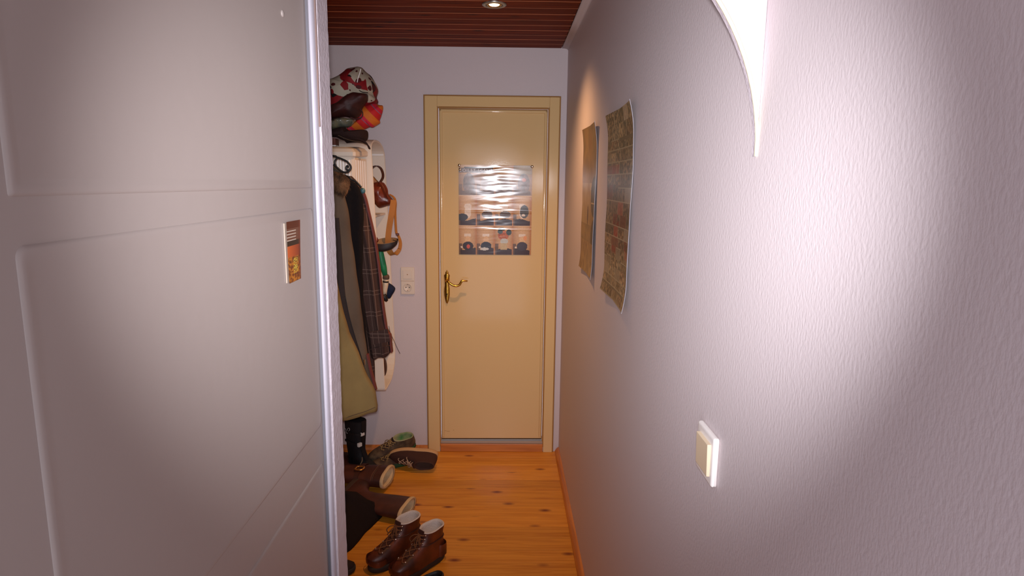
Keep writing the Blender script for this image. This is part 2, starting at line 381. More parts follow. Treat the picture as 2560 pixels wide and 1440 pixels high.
def doorprint(u, v):
    v = 1-v                                  # v from the top now
    ci, ri = min(3, int(u*4)), (0 if v < .337 else 1 if v < .672 else 2)
    lu = u*4-ci; lv = (v-[0, .337, .672][ri])/[.337, .335, .328][ri]
    tan = srgb((206, 160, 112)); dk = srgb((58, 36, 28)); wh = srgb((226, 206, 184))
    col = lerp(srgb((214, 172, 124)), srgb((168, 116, 66)), (lu-.5)**2*3+.25*lv)
    col = lerp(col, srgb((188, 118, 58)), max(0, 1-abs(lu-.97)*9)*.7)
    # dark floor at the foot of every picture
    if lv > .80+.04*math.sin(lu*5+ci) and .08 < lu < .93: col = lerp(dk, (.05, .012, .008), (lv-.8)*4)
    if lv > .62 and lu < .18: col = lerp(col, dk, .75)
    if ri == 0:
        col = lerp(col, srgb((150, 128, 112)), .55 if lv > .3 else .1)
        if ci in (0, 3) and ell(lu, lv, .55, .6, .32, .34): col = lerp(srgb((112, 98, 88)), srgb((150, 130, 120)), .5+.9*fbm(u*22, v*22))
        if ci == 3 and ell(lu, lv, .55, .47, .12, .06): col = srgb((200, 120, 92))
        if ci == 3 and lv < .3: col = lerp(col, srgb((92, 104, 84)), .5)
        if ci in (1, 2) and ell(lu, lv, .5, .62, .3, .22): col = srgb((176, 166, 160))
    elif ri == 1:
        if ell(lu, lv, .5, .36, .2, .10) or ell(lu, lv, .5, .55, .18, .2): col = wh
        if ci == 0 and ell(lu, lv, .2, .72, .3, .12): col = srgb((52, 44, 44))
        if ci == 3 and ell(lu, lv, .6, .52, .24, .22): col = srgb((84, 80, 76))
        if ci == 3 and ell(lu, lv, .55, .64, .1, .04): col = wh
        if ci in (1, 2) and ell(lu, lv, .55, .62, .3, .12): col = srgb((96, 78, 66))
    else:
        if ci == 2:
            if ell(lu, lv, .35, .13, .18, .08): col = srgb((84, 92, 90))
            if ell(lu, lv, .45, .33, .30, .17): col = lerp(srgb((206, 110, 44)), srgb((150, 70, 30)), .5+fbm(u*40, v*40))
            if ell(lu, lv, .28, .2, .14, .08) or ell(lu, lv, .76, .22, .15, .1): col = srgb((56, 66, 60))
            if ell(lu, lv, .5, .53, .22, .1): col = srgb((190, 190, 180))
            if .3 < lu < .68 and .6 < lv < .82: col = srgb((196, 170, 124))
        else:
            if .3 < lu < .68 and .28 < lv < .38: col = wh
            if ell(lu, lv, .5, .5, .15, .14): col = srgb((222, 178, 128))
            if ell(lu, lv, .5, .70, .30, .15): col = [srgb((48, 22, 20)), srgb((44, 40, 48)), (0, 0, 0), srgb((66, 50, 54))][ci]
            if ci == 0 and ell(lu, lv, .52, .72, .1, .07): col = srgb((200, 76, 50))
            if ci == 1 and ell(lu, lv, .42, .80, .24, .05): col = srgb((206, 204, 196))
            if ci == 3 and ell(lu, lv, .66, .42, .1, .08): col = srgb((226, 150, 92))
            if ell(lu, lv, .15, .74, .06, .03): col = wh
    # picture joints
    if min(abs(v-.337), abs(v-.672)) < .004: col = srgb((216, 178, 136))
    # title bar
    if .030 < v < .086 and u < .47: col = srgb((118, 100, 90))
    if .022 < v < .032 and .07 < u < .47: col = (.004, .003, .003)
    g = .06*fbm(u*60, v*70)
    return tuple(max(.002, c*(1+g*2)) for c in col)
pm = vmat('glossy_print', .14, .42, .12)
pt = thing('poster', 'glossy wrinkled poster of twelve toilet pictures pinned on the cream door', 'poster', (0, YB, 0), rot=(0, 0, .0127))
PX0, PX1, PZ0, PZ1 = -.261, .149, 1.191, 1.692
def dpos(u, v):
    c = math.exp(-((u-.5)/.30)**2)
    w = .0002*math.sin(v*95+3*noise.noise(Vector((u*3, v*8, 1))))*c*(0.25+max(0, v-.2))+.0010*c*noise.noise(Vector((u*3.0, v*17, 4)))*(.35+v)+.0003*noise.noise(Vector((u*7, v*44, 9)))*c
    w += .0012*math.exp(-((v-.49+.01*u)/.010)**2)+.0010*math.exp(-((v-.295+.012*u)/.008)**2)
    return Vector((PX0+(PX1-PX0)*u, YB-.0098-w-.003*max(0, v-.93)*abs(u-.5), PZ0+(PZ1-PZ0)*v))
sheet('picture_print', 150, 190, dpos, doorprint, pm, pt, O)
box('paper_back', PX0+.001, PX1-.001, YB-.0085, YB-.0068, PZ0+.001, PZ1-.001, M['grey'], pt, off=O)
cu = bpy.data.curves.new('title_lettering', 'FONT'); cu.body = 'TOILET SCENE'; cu.size = .0245; cu.extrude = .0002; cu.space_character = 1.18
tmp = bpy.data.objects.new('title_lettering', cu); COL.objects.link(tmp)
dg = bpy.context.evaluated_depsgraph_get(); tme = bpy.data.meshes.new_from_object(tmp.evaluated_get(dg)); bpy.data.objects.remove(tmp)
xs = [v.co.x for v in tme.vertices]; sx = .182/(max(xs)-min(xs))
for v in tme.vertices: v.co = Vector((PX0+.004+v.co.x*sx, -.0133-v.co.z, 1.6535+v.co.y))
link('title_lettering', tme, mat('title_white', srgb((206, 190, 182)), .3), pt)
for x, z in ((PX0+.004, PZ1-.003), (PX1-.001, PZ1-.006), (PX0+.008, PZ1-.024)):
    bm = bmesh.new(); bmesh.ops.create_uvsphere(bm, u_segments=14, v_segments=8, radius=.0085, matrix=Matrix.Translation((x, -.0145, z)) @ Matrix.Diagonal((1, .55, 1, 1)))
    frombm('pin', bm, M['chrome'], pt, True)

pw = vmat('wall_print', .34, .18, .05)
# long posters on the right wall: picture mosaics
def mosaic(seed, rows, dark):
    rnd = random.Random(seed); cells = []
    v = 0
    while v < 1:
        h = rnd.uniform(.045, .085); u = rnd.uniform(-.2, 0)
        while u < 1:
            wdt = rnd.uniform(.1, .3); cells.append((u, v+rnd.choice((0, 0, .012, -.010)), u+wdt, v+h, rnd.random(), rnd.random())); u += wdt
        v += h
    return cells
def mosaic_col(cells, pal, midv):
    def f(u, v):
        v2 = 1-v; best = None
        for c in cells:
            if c[0] <= u < c[2] and c[1] <= v2 < c[3]: best = c; break
        if best is None: return srgb((84, 68, 50))
        if min(u-best[0], best[2]-u) < .006 or min(v2-best[1], best[3]-v2) < .0022: return srgb((148, 130, 102))
        mid = math.exp(-((v2-midv)/.2)**2)
        a = pal[int(best[4]*len(pal)) % len(pal)]; b = pal[int(best[5]*len(pal)) % len(pal)]
        n = .5+1.1*fbm(u*16+best[4]*30, v2*26+best[5]*20)
        col = lerp(a, b, n)
        n2 = fbm(u*30+9, v2*44+best[5]*50)
        if n2 > .16: col = lerp(col, srgb((196, 158, 112)), .7)
        if n2 < -.2+.12*mid: col = lerp(col, srgb((36, 26, 24)), .7)
        if best[5] > .86 and n > .45 and mid > .3: col = srgb((150, 28, 26))
        k_ = .42+.62*((best[4]*7.3+best[5]*3.1) % 1); col = lerp(col, tuple(c*.30 for c in col), mid*.7)
        if mid > .25 and (best[4]*13.7) % 1 < .22: col = lerp(col, srgb((150, 30, 24)), .55)
        if (best[5]*17.1) % 1 > .82: col = lerp(col, srgb((176, 152, 124)), .6)
        return tuple(c*k_ for c in col)
    return f
pal = [srgb(c) for c in ((128, 96, 60), (104, 78, 50), (150, 116, 76), (92, 80, 62), (138, 100, 70), (116, 104, 84), (160, 132, 100), (84, 62, 44), (120, 70, 48))]
def wallposter(label, y0, y1, z0, z1, colf, nu, nv, curl):
    """hangs on the right wall; u from the near edge (y0) to the far edge (y1)"""
    o = thing('poster', label, 'poster', (XR, (y0+y1)/2, z0)); off = Vector((XR, (y0+y1)/2, z0))
    def pos(u, v):
        lift = .004+curl*(max(0, abs(v-.5)-.34)/.16)**2*(.35+.65*abs(u-.5)*2)+.0022*noise.noise(Vector((u*1.5, v*5, curl*90)))
        lift += .006*math.exp(-u/.05)*(.6+.4*math.sin(v*7))
        return Vector((XR-max(.0025, lift), y0+(y1-y0)*u, z0+(z1-z0)*v))
    sheet('picture_print', nu, nv, pos, colf, pw, o, off)
    rings = [[pos(0, v/30)+Vector((.0004, -.0015, 0)), pos(0, v/30)+Vector((.0004, .003, 0)), pos(0, v/30)+Vector((.0012, .003, 0)), pos(0, v/30)+Vector((.0012, -.0015, 0))] for v in range(31)]
    loft('white_margin', rings, M['whitetrim'], o, off=off, smooth=False)
    return o
cells = mosaic(5, 16, True)
wallposter('larger poster, a mosaic of small snapshots with thin white lines, on the right wall', 1.643, 2.051, 1.252, 1.810, mosaic_col(cells, pal, .52), 110, 170, .012)
def landscape(u, v):
    v2 = 1-v; u = 1-u
    col = lerp(srgb((156, 122, 72)), srgb((120, 96, 58)), .5+1.2*fbm(u*5, v2*9))
    if v2 < .38: col = lerp(col, srgb((140, 98, 66)), .6*(.5+fbm(u*12, v2*4)))
    if .38 < v2 < .66 and u < .72: col = lerp(srgb((186, 156, 108)), srgb((150, 118, 76)), .5+fbm(u*22, v2*6))
    if ell(u, v2, .88, .47, .2, .13) or ell(u, v2, .9, .74, .16, .12): col = lerp(srgb((66, 54, 46)), srgb((40, 28, 24)), .5+fbm(u*20, v2*30))
    if ell(u, v2, .48, .60, .05, .07): col = srgb((84, 52, 36))
    if v2 > .78: col = lerp(srgb((176, 136, 78)), srgb((136, 100, 60)), .5+1.3*fbm(u*12, v2*14))
    for h in (.41, .515, .61, .69):
        if u > .72 and abs(v2-h) < .002: col = srgb((190, 160, 120))
    return tuple(c*.72 for c in col)
wallposter('smaller poster with blurred sandy brown scene, on the right wall nearer the door', 2.301, 2.699, 1.242, 1.819, landscape, 70, 110, .008)

# ---------------------------------------------------------------- switches
sw = thing('light_switch', 'white square rocker light switch on the right wall', 'light switch', (XR, .944, 1.131))
O2 = Vector((XR, .944, 1.171))
sw.location = O2
box('frame', -.010, 0, -.0405, .0405, -.0405, .0405, M['plastic'], sw, .005, 4, smooth=True)
bm = bmesh.new(); abox(bm, -.0145, -.009, -.030, .0265, -.0265, .0265, .0012, 2)
for v in bm.verts:
    if v.co.x < -.012: v.co.x -= .0015*(v.co.z+.0265)/.053
frombm('rocker', bm, M['ivory2'], sw)
ds = thing('wall_socket', 'beige double plate of a light switch above a power socket beside the door', 'wall socket', (-.556, YB, 1.0355))
box('plate', -.039, .039, -.010, 0, -.0785, .0785, M['ivory'], ds, .004, 3)
box('switch_rocker', -.026, .026, -.0135, -.009, .012, .062, M['ivory'], ds, .0015, 2)
bm = bmesh.new(); abox(bm, -.038, .038, -.0106, -.0095, -.0008, .0006); frombm('joint', bm, M['creamline'], ds)
bm = bmesh.new()
rings = []
for rr, yy in ((.0235, -.0098), (.0245, -.0125), (.0215, -.0128), (.0195, -.0105)):
    rings.append([Vector((rr*math.cos(a), yy, -.038+rr*math.sin(a))) for a in [2*PI*k/24 for k in range(24)]])
loft('socket_well', rings, M['ivory'], ds, cap0=False)
for x in (-.0095, .0095):
    bm = bmesh.new(); bmesh.ops.create_cone(bm, cap_ends=True, segments=12, radius1=.0028, radius2=.0028, depth=.002, matrix=Matrix.Translation((x, -.0108, -.038)) @ Matrix.Rotation(PI/2, 4, 'X')); frombm('pin_hole', bm, M['dark'], ds)
for z in (-.020, -.056): box('earth_clip', -.003, .003, -.0125, -.010, z-.002, z+.002, M['chrome'], ds, .0006)
bm = bmesh.new(); bmesh.ops.create_uvsphere(bm, u_segments=8, v_segments=5, radius=.003, matrix=Matrix.Translation((0, -.0135, .037)) @ Matrix.Diagonal((1, .4, 1, 1))); frombm('pilot_lens', bm, M['creamline'], ds, True)

# ---------------------------------------------------------------- ceiling downlight
dl = thing('ceiling_downlight', 'lit round halogen downlight set in the dark board ceiling', 'ceiling light', (-.052, 2.717, ZC))
def ringmesh(name, prof, m, parent, seg=36):
    rings = [[Vector((r*math.cos(a), r*math.sin(a), z)) for a in [2*PI*k/seg for k in range(seg)]] for r, z in prof]
    return loft(name, rings, m, parent, False, False)
ringmesh('trim_ring', [(.050, 0), (.0505, -.004), (.046, -.0065), (.038, -.0065), (.035, -.003), (.034, .001)], mat('satin_nickel', (.42, .42, .38), .3, .5, .9), dl)
ringmesh('inner_ring', [(.034, -.001), (.030, -.006), (.026, -.0055), (.024, -.001)], M['brass'], dl)
em = bpy.data.materials.new('halogen_glow'); em.use_nodes = True
b = em.node_tree.nodes['Principled BSDF']; b.inputs['Emission Color'].default_value = (1, .83, .55, 1); b.inputs['Emission Strength'].default_value = 9; b.inputs['Base Color'].default_value = (.8, .7, .5, 1)
bm = bmesh.new(); bmesh.ops.create_uvsphere(bm, u_segments=20, v_segments=10, radius=.0225, matrix=Matrix.Translation((0, 0, -.001)) @ Matrix.Diagonal((1, 1, .32, 1))); frombm('lens', bm, em, dl, True)

# ---------------------------------------------------------------- open leaf of the near door (door_2), panelled, white
d2 = thing('door_2', 'white panelled door leaf standing open at the left', None, (-.374, 1.235, 0), kind='structure')
OD = Vector((-.374, 1.235, 0))
box('leaf', -.412, -.376, .400, 1.238, .01, 2.05, M['white'], d2, .002, 1, OD)
def panel(name, y0, y1, z0, z1, rc):
    pts = []
    for cy, cz, a0 in ((y1-rc, z1-rc, 0), (y0+rc, z1-rc, PI/2), (y0+rc, z0+rc, PI), (y1-rc, z0+rc, 1.5*PI)):
        for k in range(6): a = a0+PI/2*k/5; pts.append((cy+rc*math.cos(a), cz+rc*math.sin(a)))
    cy, cz = (y0+y1)/2, (z0+z1)/2
    def ring(ins, x): return [Vector((x, yy+(ins if yy < cy else -ins), zz+(ins if zz < cz else -ins))) for yy, zz in pts]
    loft(name, [ring(0, -.3765), ring(.0012, -.3745), ring(.004, -.3738), ring(.009, -.3741), ring(.014, -.3748)], M['white'], d2, off=OD, cap0=False)
panel('panel', .48, 1.226, 1.582, 1.98, .003); panel('panel', .48, 1.226, 1.10, 1.545, .010); panel('panel', .48, 1.226, .12, 1.02, .010)
bm = bmesh.new(); bmesh.ops.create_uvsphere(bm, u_segments=14, v_segments=8, radius=.006, matrix=Matrix.Translation((.0, 1.106-1.235, 1.871)) @ Matrix.Diagonal((.4, 1, 1, 1))); frombm('screw_cap', bm, M['white'], d2, True)
# picture card on the leaf
def cardcol(u, v):
    v2 = 1-v; col = srgb((86, 36, 22))
    if .12 < v2 < .34: col = srgb((110, 70, 54))
    if .14 < v2 < .32 and u > .35 and int(v2*160) % 2: col = srgb((196, 178, 160))
    if .32 < v2 < .40: col = srgb((44, 34, 26))
    if .40 < v2 < .58: col = lerp(srgb((204, 96, 44)), srgb((130, 48, 30)), 1-u)
    if v2 >= .58: col = lerp(srgb((190, 116, 34)), srgb((104, 48, 22)), .5+1.4*fbm(u*6, v2*22))
    if .62 < v2 < .86 and .25 < u < .6 and fbm(u*14, v2*60, 3) > -.05: col = srgb((196, 172, 64))
    if u < .14: col = lerp(col, srgb((110, 50, 34)), .7)
    return col
pc = thing('picture_card', 'small orange and brown printed card taped on the white door leaf', 'picture card', (-.374, 1.1, 1.47)); OP = Vector((-.374, 1.1, 1.47))
sheet('card_print', 24, 60, lambda u, v: Vector((-.3712-.0004*math.sin(v*3), 1.139-.072*u-.010*(1-v)*(1-u), 1.421+.106*v)), cardcol, vmat('card_surface', .35), pc, OP)
box('card_back', -.3742, -.3722, 1.060, 1.126, 1.423, 1.525, M['grey'], pc, off=OP)

# ================================================================= hanging unit, ribbed box, iron rack
def xfront(z): return -.605-.037*(z-.55)/1.17
def unit_profile(n=7):
    z0, z1, rc = .535, 1.795, .075
    pts = [(-1.018, z0)]
    for k in range(n): a = -PI/2+PI/2*k/(n-1); zz = z0+rc*1.6+rc*1.6*math.sin(a); pts.append((xfront(zz)-rc+rc*math.cos(a), zz))
    for k in range(n): a = PI/2*k/(n-1); zz = z1-rc+rc*math.sin(a); pts.append((xfront(zz)-rc+rc*math.cos(a), zz))
    pts.append((-1.018, z1)); return pts
un = thing('wall_cabinet', 'tall open cream-white plastic wall cabinet with rounded ends behind the coats', 'cabinet', (-1.018, 3.235, .535)); OU = Vector((-1.018, 3.235, .535))
def capsule(ins, n=8):
    y0, y1, z0, z1 = 3.064+ins, 3.402-ins, .535+ins, 1.800-ins; out = []
    for cy, cz, r, ry, a0 in ((y1, z0, .15, .20, -PI/2), (y1, z1, .07, .17, 0), (y0, z1, .05, .14, PI/2), (y0, z0, .02, .02, PI)):
        r -= ins*.5; ry -= ins*.5
        sy = -1 if cy == y1 else 1; sz = 1 if cz == z0 else -1
        for k in range(n): a = a0+PI/2*k/(n-1); out.append((cy+sy*ry+ry*math.cos(a), cz+sz*r+r*math.sin(a)))
    return out
oo, ii = capsule(0), capsule(.009)
loft('shell', [[Vector((-1.0175, y, z)) for y, z in oo], [Vector((xfront(z)-.003, y, z)) for y, z in oo], [Vector((xfront(z), y*.5+y2*.5, z*.5+z2*.5)) for (y, z), (y2, z2) in zip(oo, ii)], [Vector((xfront(z)-.003, y, z)) for y, z in ii], [Vector((-1.010, y, z)) for y, z in ii]], M['ivory'], un, off=OU, smooth=False, cap0=True, cap1=True)
for z in (.70, 1.05, 1.425):
    box('shelf', -1.009, xfront(z)-.012, 3.0745, 3.3915, z-.005, z+.005, M['ivory'], un, .001, off=OU)
for z in (.715, 1.735):
    box('rim', xfront(z)-.30, xfront(z)-.006, 3.384, 3.3925, z-.004, z+.004, M['plastic'], un, off=OU)
# ribbed box
rb = thing('ribbed_box', 'white ribbed plastic box with sloping lid hanging at the head of the coats', 'storage box', (-.84, 2.93, 1.2)); OB = Vector((-.84, 2.93, 1.2))
rings = []
for z, ins in ((1.22, .012), (1.23, .004), (1.50, .002), (1.700, 0)):
    x0, x1, y0, y1 = -1.015+ins, -.667-ins, 2.812+ins, 3.058-ins; c = .012
    rings.append([Vector(p) for p in ((x0, y0, z), (x1-c, y0, z), (x1, y0+c, z), (x1, y1, z), (x0, y1, z))])
loft('body', rings, M['ivory'], rb, off=OB, smooth=False)
bm = bmesh.new()
x = -1.005
while x < -.69:
    abox(bm, x-OB.x, x+.0065-OB.x, 2.8045-OB.y, 2.813-OB.y, 1.235-OB.z, 1.690-OB.z, .002, 2); x += .0125
for k in range(5):
    yy = 2.835+k*.044; abox(bm, -.668-OB.x, -.664-OB.x, yy-OB.y, yy+.022-OB.y, 1.235-OB.z, 1.690-OB.z, .0015)
rbs = frombm('rib', bm, M['plastic'], rb); rbs['kind'] = 'stuff'; rbs.name = 'ribbing'
rings = []
for ins, z0 in ((0, 1.700), (-.005, 1.706), (-.005, 1.722), (.010, 1.737), (.035, 1.746)):
    x0, x1, y0, y1 = -1.018, -.665-ins, 2.808+ins*1.0, 3.060
    rings.append([Vector(p) for p in ((x0, y0, z0), (x1-.01, y0, z0), (x1, y0+.01, z0), (x1, y1, z0+.012), (x0, y1, z0+.012))])
loft('lid', rings, M['ivory'], rb, off=OB, smooth=False)
box('label_holder', -.680, -.662, 2.90, 3.0, 1.505, 1.535, M['beigeplastic'], rb, .002, off=OB)
# iron coat rack on the left wall
rk = thing('coat_rack', 'black wrought iron coat rack with a curled scroll end', 'coat rack', (-1.0, 2.4, 1.66)); OR = Vector((-1.0, 2.4, 1.66))
box('wall_bar', -1.018, -1.006, 1.75, 2.78, 1.66, 1.70, M['iron'], rk, .002, off=OR)
Yh = 2.30
def hookcurve(Y, full=True):
    px = [(826, 389), (842, 393), (858, 399), (869, 405), (876, 414), (877, 421), (872, 428), (862, 431), (852, 427), (842, 418), (834, 411)]
    sp = [(877, 421), (872, 425), (867, 424), (865, 419), (868, 414), (872, 415)]
    A = [at(x, y, Y) for x, y in px]; A = [Vector((-1.008, Y, A[0].z+.01)), Vector((-.8, Y, A[0].z+.012))]+A
    B = [at(x, y, Y) for x, y in [(877, 418), (874, 425), (868, 425), (865, 420), (868, 415), (872, 418)]]
    Cc = [at(x, y, Y) for x, y in ((844, 395), (838, 401), (837, 408), (840, 414))]
    return A, B, Cc
for Y in (Yh,):
    A, B, Cc = hookcurve(Y)
    tube('scroll', A, .0036, M['iron'], rk, 8, OR); tube('scroll_curl', B, .0036, M['iron'], rk, 8, OR); tube('scroll_brace', Cc, .0030, M['iron'], rk, 8, OR)
for Y in (2.02, 2.18, 2.42, 2.56, 2.70):
    tube('hook', [(-1.008, Y, 1.68), (-.93, Y, 1.685), (-.80, Y, 1.672), (-.745, Y, 1.655), (-.735, Y, 1.675), (-.745, Y, 1.69)], .0035, M['iron'], rk, 8, OR)

# ================================================================= coats
def garment(name, R, Lf, Y, th, m, parent, off, folds=5, amp=.010, hem=0.0, nz=44, ph=0, taper=None, N=72, lean=0):
    """hanging cloth body: R = right edge as (px, py) from top to bottom, Lf = left edge x in metres per height"""
    rp = [at(x, y, Y) for x, y in R]; zt, zb = rp[0].z, rp[-1].z
    def xr(z):
        for a, b in zip(rp, rp[1:]):
            if b.z <= z <= a.z: t = (a.z-z)/(a.z-b.z+1e-9); return a.x+(b.x-a.x)*t
        return rp[-1].x if z < zb else rp[0].x
    rings = []
    for i in range(nz+1):
        f = i/nz; z = zt+(zb-zt)*f; x1 = xr(z); x0 = Lf(f); cx, a = (x0+x1)/2, (x1-x0)/2
        t = th*(.35+.65*min(1, f*5)) * (taper(f) if taper else 1)
        rr = []
        for k in range(N):
            an = 2*PI*k/N; c, s = math.cos(an), math.sin(an)
            x = cx+a*(abs(c)**.75)*(1 if c > 0 else -1); yy = t*(abs(s)**.8)*(1 if s > 0 else -1)
            u = (x-x0)/(x1-x0+1e-6)
            g = amp*min(1, f*3)*(math.sin(u*folds*2*PI+ph+1.2*f*math.sin(ph))+.5*math.sin(u*folds*4.3*PI+ph*2+f*2))
            g += .006*noise.noise(Vector((x*9, z*5, ph+(1 if s > 0 else 7))))
            edge = .004*noise.noise(Vector((z*14, ph, 3)))*abs(c)
            zz = z+hem*(u-1)*f**6*1.0+.004*f**8*math.sin(u*folds*2*PI+ph)
            rr.append(Vector((x+edge, Y+yy+g*(1-abs(c)**6)+lean*f, zz)))
        rings.append(rr)
    o = loft(name, rings, m, parent, off=off); return o
def plaid(name):
    m = mat(name, srgb((70, 52, 46)), .9, .2, bump=.3, bscale=240); N = m.node_tree.nodes; L = m.node_tree.links
    tc = N.new('ShaderNodeTexCoord'); sp = N.new('ShaderNodeSeparateXYZ'); L.new(tc.outputs['Object'], sp.inputs[0])
    cur = None
    def line(sock, scale, offs, width, tilt=None):
        a = N.new('ShaderNodeMath'); a.operation = 'MULTIPLY_ADD'; a.inputs[1].default_value = scale; a.inputs[2].default_value = offs+50
        L.new(sock, a.inputs[0]); src = a.outputs[0]
        if tilt:
            c = N.new('ShaderNodeMath'); c.operation = 'MULTIPLY_ADD'; c.inputs[1].default_value = tilt[1]; L.new(tilt[0], c.inputs[0]); L.new(src, c.inputs[2]); src = c.outputs[0]
        b = N.new('ShaderNodeMath'); b.operation = 'FRACT'; L.new(src, b.inputs[0])
        d = N.new('ShaderNodeMath'); d.operation = 'LESS_THAN'; d.inputs[1].default_value = width; L.new(b.outputs[0], d.inputs[0]); return d.outputs[0]
    ls = [line(sp.outputs[2], 11, .1, .035), line(sp.outputs[2], 11, .28, .03), line(sp.outputs[0], 19, 0, .05, (sp.outputs[2], 1.6)), line(sp.outputs[0], 19, .45, .04, (sp.outputs[2], 1.6))]
    cur = ls[0]
    for s in ls[1:]:
        a = N.new('ShaderNodeMath'); a.operation = 'MAXIMUM'; L.new(cur, a.inputs[0]); L.new(s, a.inputs[1]); cur = a.outputs[0]
    sc = N.new('ShaderNodeMath'); sc.operation = 'MULTIPLY'; sc.inputs[1].default_value = .32; L.new(cur, sc.inputs[0])
    mx = N.new('ShaderNodeMixRGB'); mx.inputs[1].default_value = (*srgb((66, 46, 40)), 1); mx.inputs[2].default_value = (*srgb((150, 122, 108)), 1)
    L.new(sc.outputs[0], mx.inputs[0]); L.new(mx.outputs[0], N['Principled BSDF'].inputs['Base Color']); return m
M['olive'] = mat('khaki_cotton', srgb((136, 112, 68)), .85, .2, bump=.25, bscale=260, c2=srgb((122, 98, 60)), cscale=6)
M['taupe'] = mat('taupe_cloth', srgb((100, 82, 66)), .85, .2, bump=.25, bscale=260, c2=srgb((86, 68, 54)), cscale=5)
M['taupedk'] = mat('dark_brown_cloth', srgb((54, 42, 38)), .85, .2, bump=.2, bscale=240)
M['fur'] = mat('brown_fur', srgb((146, 102, 68)), .9, .2, c2=srgb((62, 44, 32)), cscale=18)
M['plaid'] = plaid('plaid_wool'); M['maroon'] = mat('maroon_lining', srgb((104, 34, 26)), .6)
def hanger(Y, xr, zs, parent, off, tip=None):
    tube('hanger', [(-.742, Y, 1.658), (-.740, Y, 1.63), (-.742, Y, 1.605), (-.70, Y, 1.59), (xr-.02, Y, zs), (xr, Y, zs-.004)], .004, M['iron'], parent, 8, off)
# plaid coat, farthest of the row
Y = 2.66
cp = thing('plaid_coat', 'dark brown plaid wool coat with maroon edging, farthest of the hung coats', 'coat', (-.75, Y, 1.6), 'coats hung along the left wall'); OC = Vector((-.75, Y, 1.6))
R = [(878, 440), (893, 455), (905, 470), (913, 490), (920, 520), (930, 565), (938, 605), (945, 650), (950, 700), (955, 750), (962, 800), (968, 826), (974, 835), (976, 860), (978, 881)]
garment('sleeve', R, lambda f: -.70+.12*f, Y, .050, M['plaid'], cp, OC, 2, .006, .02, ph=1, taper=lambda f: 1 if f < .85 else 1.12)
garment('body', [(878, 442), (898, 465), (905, 500), (915, 600), (925, 700), (932, 800), (936, 900), (938, 960)], lambda f: -.98, Y+.07, .045, M['plaid'], cp, OC, 5, .010, ph=2)
ribbon('edging', [at(x+1, y, Y-.012) for x, y in [(905, 474), (914, 500), (921, 530), (931, 573), (939, 612), (946, 660), (951, 705), (956, 755), (963, 805), (968, 830), (975, 838), (977, 862), (979, 880)]], .006, .03, M['maroon'], cp, OC, (1, 0, 0))
tabp = [at(x, y, 2.595) for x, y in ((928, 846), (950, 842), (972, 838))]
ribbon('cuff_tab', tabp, .055, .006, M['plaid'], cp, OC, (0, 0, 1))
ribbon('cuff_seam', [at(x, y, 2.606) for x, y in ((925, 873), (945, 868), (974, 864))], .002, .012, M['plaid'], cp, OC, (0, 0, 1))
tube('drawstring', [at(x, y, 2.70) for x, y in ((972, 815), (976, 832), (985, 852), (993, 870), (1000, 884))], .0012, M['taupedk'], cp, 6, OC)
tube('drawstring', [at(x, y, 2.70) for x, y in ((968, 810), (973, 830), (975, 850), (981, 862), (978, 872))], .0014, M['plastic'], cp, 6, OC)
tube('hanger', [(-.742, Y, 1.658), (-.740, Y, 1.64)]+[at(x, y, Y-.03) for x, y in ((868, 441), (880, 449), (892, 456), (903, 468))], .0042, M['iron'], cp, 8, OC)
bm = bmesh.new(); q = at(907, 477, Y-.04)-OC; bmesh.ops.create_uvsphere(bm, u_segments=10, v_segments=7, radius=.011, matrix=Matrix.Translation(q) @ Matrix.Diagonal((1, 1, 1.1, 1))); frombm('hanger_tip', bm, mat('teal_plastic', srgb((66, 104, 108)), .4), cp, True)['label'] = 'teal plastic hanger tip'
# black coat
Y = 2.53
cb = thing('black_coat', 'black long haired coat hung between the taupe and the plaid coat', 'coat', (-.75, Y, 1.6), 'coats hung along the left wall'); OC = Vector((-.75, Y, 1.6))
R = [(870, 447), (886, 452), (898, 468), (906, 492), (909, 530), (908, 600), (906, 680), (908, 750), (914, 820), (921, 880), (926, 930)]
garment('body', R, lambda f: -.98, Y, .050, mat('black_pile', (.009, .006, .006), 1, .15, bump=.8, bscale=160, stretch=(1, 1, .3)), cb, OC, 4, .010, ph=4)
tube('hanger', [(-.742, Y, 1.658), (-.741, Y, 1.63), (-.735, Y, 1.60), (-.66, Y, 1.585)], .004, M['iron'], cb, 8, OC)
# taupe coat with fur collar
Y = 2.40
ct = thing('fur_collar_coat', 'long taupe coat with a brown fur collar and front zip', 'coat', (-.75, Y, 1.6), 'coats hung along the left wall'); OC = Vector((-.75, Y, 1.6))
R = [(846, 432), (854, 452), (860, 480), (868, 520), (876, 570), (882, 620), (890, 670), (897, 720), (903, 780), (910, 830), (919, 890), (930, 940), (938, 972)]
garment('body', R, lambda f: -.97+.30*max(0, f-.35)**1.0, Y, .045, M['taupe'], ct, OC, 3, .007, ph=.5)
Rz = [(844, 545), (850, 610), (856, 680), (862, 740), (872, 790), (886, 840), (900, 885), (912, 925), (926, 958), (938, 975)]
ribbon('front_placket', [at(x-6, y, Y-.060+.02*i/9) for i, (x, y) in enumerate(Rz)], lambda t: .028-.016*t, .006, M['taupedk'], ct, OC, (1, 0, .2))
tube('zip', [at(x+1, y, Y-.068+.02*i/9) for i, (x, y) in enumerate(Rz[3:])], .0016, M['iron'], ct, 6, OC)
q = at(911, 905, Y-.058)-OC
bm = bmesh.new(); abox(bm, q.x-.0028, q.x+.0028, q.y-.003, q.y+.003, q.z-.012, q.z+.010, .001); frombm('zip_puller', bm, M['chrome'], ct)
ribbon('lining_edge', [at(x, y, Y-.01) for x, y in ((919, 885), (926, 920), (934, 950), (940, 974))], .007, .02, M['maroon'], ct, OC, (1, 0, 0))
